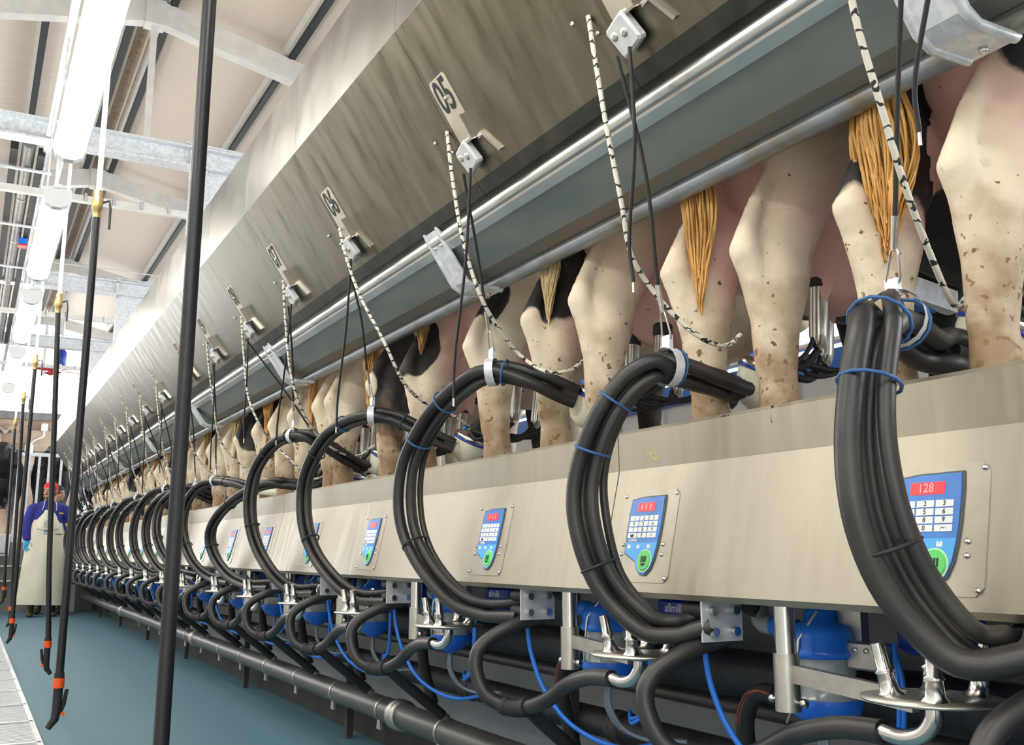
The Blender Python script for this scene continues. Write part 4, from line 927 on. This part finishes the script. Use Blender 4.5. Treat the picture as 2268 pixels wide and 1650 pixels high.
# ================================================================== PEOPLE
def person_parts(turn):
    """standing figure facing -y, feet at z=0, about 1.71 tall"""
    b = MB(); cl = MB(); tro = MB(); V = np.array
    def both(mb, secs, grow=0., seg=14):
        S = []
        for c, ra, rb in secs: S.append((c, (ra+grow, 0, 0), (0, rb+grow, 0)))
        eloft(mb, S, seg)
    torso = [((0, .01, .90), .155, .10), ((0, .01, 1.02), .15, .10), ((0, .01, 1.18), .165, .11), ((0, .01, 1.32), .18, .11), ((0, .01, 1.41), .165, .09), ((0, .01, 1.455), .09, .06)]
    both(b, torso); both(cl, [((0, .01, .86), .165, .11)]+torso[1:], .018, 18)
    both(b, [((0, .01, 1.43), .052, .052), ((0, -.0, 1.52), .048, .05)])
    for s in (-1, 1):
        leg = [((s*.085, .01, .90), .085, .09), ((s*.10, 0, .68), .07, .075), ((s*.115, -.0, .47), .052, .056), ((s*.12, .02, .30), .05, .055), ((s*.125, .03, .08), .036, .042)]
        both(b, leg); both(tro, leg[:-1]+[((s*.125, .02, .20), .05, .055)], .014)
    arms = {-1: [(-.17, .01, 1.40), (-.235, .015, 1.22), (-.255, -.03, 1.10), (-.235, -.06, .98)], 1: [(.17, .01, 1.40), (.27, .02, 1.24), (.325, -.0, 1.12), (.36, -.04, .99)]}
    hands = {}
    for s, P in arms.items():
        rad = [.062, .050, .044, .034]
        eloft(b, [(p, (r*.85, 0, 0), (0, r*.85, 0)) for p, r in zip(P, rad)]); eloft(cl, [(p, (r+.016, 0, 0), (0, r+.016, 0)) for p, r in zip(P, [.07, .054, .048, .036])])
        hands[s] = V(P[-1])
    for s, h in hands.items():
        eloft(b, [(h+[0, 0, .01], (.026, 0, 0), (0, .022, 0)), (h+[0, -.01, -.05], (.038, 0, 0), (0, .018, 0))])
    # head with face turned
    ct, st = math.cos(turn), math.sin(turn)
    def hp(x, y, z): return V([x*ct-y*st, x*st+y*ct, z])
    hc = V([0, -.01, 1.60])
    def he(c, r): 
        m = MB(); m.ell((0, 0, 0), r, 16, 12); b.add([hc+hp(*(V(p)+V(c))) for p in m.v], m.f, True)
    he((0, .005, .025), (.073, .092, .095)); he((0, -.028, -.045), (.056, .062, .068)); he((0, -.05, -.092), (.030, .030, .022))
    he((0, -.097, -.012), (.013, .018, .026)); he((0, -.088, .028), (.048, .014, .012)); he((0, -.084, -.058), (.026, .012, .010))
    for s in (-1, 1): he((s*.075, .012, -.005), (.010, .020, .032)); he((s*.038, -.068, -.022), (.022, .020, .02))
    body = remeshed(b, .0085, 2, 'person_body'); body.materials.append(MT['skin'])
    sw = remeshed(cl, .010, 3, 'sweater'); sw.materials.append(MT['sweater_blue'])
    tr = remeshed(tro, .010, 3, 'trousers'); tr.materials.append(MT['trousers'])
    return body, sw, tr, hands, hc, hp
def person(loc, rz, lab, capmat, apron=True, turn=-.5):
    body, sw, tr, hands, hc, hp = person_parts(turn)
    t = thing('person', loc, lab, 'person'); t.rotation_euler = (0, 0, rz)
    def put(nm, me):
        o = bpy.data.objects.new(nm, me); COL.objects.link(o); o.parent = t; return o
    def kid(nm, mb, m):
        me = mb.mesh(nm); me.materials.append(MT[m]); return put(nm, me)
    put('body', body); so = put('sweater', sw); put('trousers', tr)
    V = np.array
    for s in (-1, 1):
        m = MB(); eloft(m, [((s*.125, .03, .24), (.056, 0, 0), (0, .060, 0)), ((s*.125, .03, .12), (.050, 0, 0), (0, .056, 0)), ((s*.127, .015, .05), (.050, 0, 0), (0, .07, 0))]); eloft(m, [((s*.127, .06, .035), (.045, 0, 0), (0, 0, .035)), ((s*.132, -.06, .035), (.05, 0, 0), (0, 0, .033)), ((s*.14, -.15, .028), (.042, 0, 0), (0, 0, .024))])
        me = remeshed(m, .010, 2, 'boot'); me.materials.append(MT['boot']); put('boot', me)
        h = hands[s]; m = MB()
        eloft(m, [(h+[0, 0, .07], (.040, 0, 0), (0, .036, 0)), (h+[0, 0, .01], (.031, 0, 0), (0, .027, 0)), (h+[0, -.012, -.06], (.042, 0, 0), (0, .022, 0)), (h+[0, -.014, -.085], (.040, 0, 0), (0, .020, 0))])
        for q, l in zip((-.033, -.011, .011, .032), (.060, .072, .070, .052)):
            eloft(m, [(h+[q, -.014, -.085], (.0105, 0, 0), (0, .0105, 0)), (h+[q*1.08, -.024, -.085-l*.5], (.0095, 0, 0), (0, .0095, 0)), (h+[q*1.05, -.042, -.085-l*.9], (.008, 0, 0), (0, .008, 0))], 8)
        eloft(m, [(h+[-s*.030, -.02, -.03], (.013, 0, 0), (0, .013, 0)), (h+[-s*.056, -.04, -.065], (.011, 0, 0), (0, .011, 0)), (h+[-s*.058, -.05, -.095], (.009, 0, 0), (0, .009, 0))], 8)
        me = remeshed(m, .0055, 2, 'glove'); me.materials.append(MT['glove']); put('glove', me)
    # hair, eyes, brows, mouth
    m = MB(); e = MB(); e.ell((0, .022, .022), (.079, .088, .088), 16, 10); hv = [p for p in e.v]; m.add([hc+hp(*p) for p in hv], e.f, True); kid('hair', m, 'hair')
    for s in (-1, 1):
        m = MB(); q = MB(); q.ell((s*.030, -.088, .004), (.011, .006, .005), 8, 6); m.add([hc+hp(*p) for p in q.v], q.f, True); kid('eye', m, 'white_plastic')
        m = MB(); q = MB(); q.box((s*.032, -.092, .024), (.034, .012, .008)); m.add([hc+hp(*p) for p in q.v], q.f); kid('eyebrow', m, 'hair')
    m = MB(); q = MB(); q.ell((0, -.092, -.045), (.028, .008, .005), 8, 6); q.ell((0, -.078, -.090), (.028, .016, .013), 10, 7); m.add([hc+hp(*p) for p in q.v], q.f, True); kid('beard_shadow', m, 'stubble')
    # cap worn backwards
    m = MB(); q = MB(); q.lathe((0, .004, .032), [(.086, -.012), (.089, .012), (.084, .045), (.064, .076), (.03, .090), (.004, .094)], (0, -.12, 1), 20)
    m.add([hc+hp(*p) for p in q.v], q.f, True); cp_ = kid('cap', m, capmat)
    m = MB(); q = MB(); q.loft([[(x, y, z) for x, y, z in ((-.07, .06, .01), (.07, .06, .01), (.06, .16, -.03), (0, .175, -.02), (-.06, .16, -.03))], [(x, y, z+.006) for x, y, z in ((-.07, .06, .01), (.07, .06, .01), (.06, .16, -.03), (0, .175, -.02), (-.06, .16, -.03))]], False)
    m.add([hc+hp(*p) for p in q.v], q.f); o = kid('cap_visor', m, capmat); o.parent = cp_
    if apron:
        rows = [(1.355, .105, -.125), (1.28, .14, -.145), (1.17, .185, -.15), (1.05, .22, -.15), (.90, .24, -.155), (.65, .262, -.165), (.40, .28, -.175), (.15, .30, -.185)]
        m = MB(); rg = []
        for k, (z, w, y) in enumerate(rows):
            f_ = []; N = 14
            for i in range(N+1):
                u = i/N*2-1; f_.append((u*w-.01, y+.10*u*u+.008*math.sin(u*7+k), z-.012*u*(1 if k > 5 else 0)))
            rg.append(f_+[(p[0], p[1]+.006, p[2]) for p in f_[::-1]])
        m.loft(rg, True, True); ap = kid('apron', m, 'apron')
        m = MB(); m.tube([(-.22, -.035, 1.045), (-.12, -.118, 1.045), (0, -.152, 1.045), (.12, -.122, 1.045), (.20, -.05, 1.045)], .004, 6); o = kid('waist_seam', m, 'ink'); o.parent = ap
        m = MB(); m.lathe((-.01, -.149, 1.17), [(.055, 0), (.055, .004)], (0, -1, .05), 20); o = kid('printed_circle', m, 'apron_print'); o.parent = ap
        m = MB(); m.box((-.03, -.152, 1.085), (.05, .004, .03)); o = kid('printed_logo', m, 'apron_blue'); o.parent = ap
        m = MB(); m.tube([(-.14, -.118, 1.11), (-.05, -.15, 1.095), (.05, -.15, 1.10), (.12, -.125, 1.115)], .004, 6); o = kid('printed_swoosh', m, 'apron_blue'); o.parent = ap
        for s in (-1, 1):
            m = MB(); m.tube(catmull([(s*.085-.01, -.13, 1.35), (s*.075, -.11, 1.42), (s*.06, -.045, 1.48), (s*.045, .03, 1.48)], 5), .005, 6); o = kid('neck_strap', m, 'apron'); o.parent = ap
            m = MB(); m.lathe((s*.09-.01, -.127, 1.335), [(.008, 0), (.008, .004)], (0, -1, 0), 8); o = kid('eyelet', m, 'ink'); o.parent = ap
    m = MB(); m.box((.135, -.128, 1.315), (.05, .006, .02)); o = kid('chest_badge', m, 'yellow_cloth'); o.parent = so
    m = MB(); eloft(m, [((.235, -.035, 1.18), (.035, 0, 0), (0, .02, 0)), ((.285, -.05, 1.08), (.03, 0, 0), (0, .02, 0)), ((.32, -.065, 1.0), (.022, 0, 0), (0, .016, 0))]); o = kid('sleeve_panel', m, 'yellow_cloth'); o.parent = so
    return t
person((.905, 14.25, 0), .06, 'person in red backward cap, blue sweater and long pale apron', 'cap_red', True, -.62)
person((1.03, 14.85, 0), -.1, 'person in dark cap standing behind the one in the apron', 'cap_dark', False, .9)

# ================================================================== FAR END OF THE PIT
t = thing('end_gate', (.8, 15.55, .95), 'galvanised gate with upright bars across the pit end', 'gate')
MB().box((.83, 15.55, 2.19), (.60, .05, .05)).build('top_bar', 'galvanised', t)
MB().box((.83, 15.55, 1.05), (.60, .05, .05)).build('bottom_bar', 'galvanised', t)
for x in (.55, .68, .81, .94, 1.10): MB().box((x, 15.55, 1.575), (.032, .032, 1.25)).build('gate_bar', 'galvanised', t)
o = MB().box((1.34, 15.22, .48), (.09, .09, .96)).build('end_post', 'galvanised', None, (1.34, 15.22, 0)); tag(o, 'square galvanised post on the pit floor before the end wall', 'post')
t = thing('end_cabinet', (.46, 15.38, .75), 'pale grey cabinet low at the pit end beside the apron', 'cabinet')
MB().box((.42, 15.40, .91), (.20, .10, .30), bev=.01).build('cabinet_body', 'paint_grey', t); MB().box((.42, 15.345, .80), (.18, .01, .01)).build('cabinet_seam', 'ink', t)
for k, z in enumerate((.62, .42)):
    o = MB().cyl((.2, 15.42, z), (1.3, 15.42, z), .022, 10).build('end_rail', 'dull_steel', None, (.7, 15.42, z)); tag(o, ['steel rail higher across the pit end wall', 'steel rail lower across the pit end wall'][k], 'rail')
# black cows waiting behind the gate
blk = cow_mesh('cow_body', (-.17, .17), [((.9, 0, .9), (2.6, 1., 1.5))])
for x, y, rz, lab in ((.33, 16.0, 1.5, 'black cow waiting at the hose side of the end gate'), (1.80, 16.3, 1.6, 'black cow with lowered back behind the gate bars'), (1.02, 16.15, 1.5, 'black cow with humped back above the end gate')):
    place_cow(blk, y, lab, x=x, rz=rz, z=.955, group='cows waiting behind the gate')
# robot-like milking gear hung up at the row end
t = thing('parked_cluster', (1.28, 14.55, 1.3), 'parked milking cluster of bright cups at the far end of the row', 'milking cluster')
for k in range(4):
    p = np.array([1.22+.03*k, 14.5+.03*k, 1.78-.07*k]); MB().cyl(p, p+[.09, .02, -.12], .022, 10).build('teat_cup', 'steel', t)
    MB().tube(catmull([p+[.09, .02, -.12], p+[.11, .03, -.25], [1.24, 14.55, 1.35]], 5), .012, 8).build('short_tube', 'rubber_matt', t)
MB().lathe((1.24, 14.55, 1.30), [(.02, -.05), (.06, 0), (.06, .06), (.03, .09)], (0, 0, 1), 14).build('bowl', 'cream_bowl', t)
MB().box((1.30, 14.95, 1.66), (.16, .08, .20), bev=.02).build('control_head', 'paint_grey', t); MB().lathe((1.27, 14.91, 1.70), [(.02, 0), (.02, .01)], (0, -1, 0), 10).build('red_button', 'fan_red', t)
# brick wall, stone blocks, corrugated edge, electric box
wl = struct('wall_back', MB().box((.3, 20.3, 1.7), (3.0, .3, 3.1)), 'brick')
for k, (x, z, w, h) in enumerate(((.15, 2.85, .5, .30), (.62, 2.95, .45, .34), (1.10, 2.85, .5, .40), (.30, 2.50, .6, .28), (.95, 2.44, .62, .34), (1.45, 2.5, .3, .36))): MB().box((x, 20.13, z), (w, .06, h), bev=.02).build('stone', ['stone', 'brick'][k % 2], wl)
MB().box((.75, 20.1, 3.30), (1.35, .12, .14)).build('lintel', 'duct_grey', wl)
m = MB(); m.loft([[(x, y, 2.98+.03*math.sin(x*40)+dz) for x, dz in [(q, 0) for q in np.linspace(-.6, .55, 40)]+[(q, .01) for q in np.linspace(.55, -.6, 40)]] for y in (19.7, 20.15)], False); m.build('corrugated_sheet', 'paint_grey', wl)
t = thing('junction_box', (1.05, 20.05, 2.95), 'white electric junction box on the brick end wall', 'junction box')
MB().box((1.08, 20.05, 3.10), (.11, .08, .15), bev=.015).build('box_body', 'white_plastic', t); MB().tube(catmull([(1.08, 20.05, 3.03), (1.07, 20.05, 2.93), (.95, 20.05, 2.86), (.86, 20.05, 2.75), (.86, 20.05, 2.5)], 5), .016, 8).build('conduit', 'white_plastic', t)
MB().box((.85, 20.06, 2.66), (.14, .07, .22), bev=.01).build('second_box', 'white_plastic', t)
# ceiling fan
t = thing('ceiling_fan', (.98, 15.6, 3.5), 'ceiling fan with blue motor and red blades near the open gable', 'fan')
MB().cyl((.98, 15.6, 3.5), (.98, 15.6, 4.2), .02, 8).build('drop_rod', 'galvanised', t); MB().lathe((.98, 15.6, 3.50), [(.05, -.02), (.075, 0), (.075, .22), (.05, .26)], (0, 0, 1), 14).build('motor', 'blue_dark', t)
for k in range(4):
    a = k*math.pi/2+.4; d = np.array([math.cos(a), math.sin(a), 0]); e = np.array([-d[1], d[0], .25]); MB().box(np.array([.98, 15.6, 3.44])+d*.22, (.34, .11, .008), (d, e, np.cross(d, e))).build('blade', 'fan_red', t)
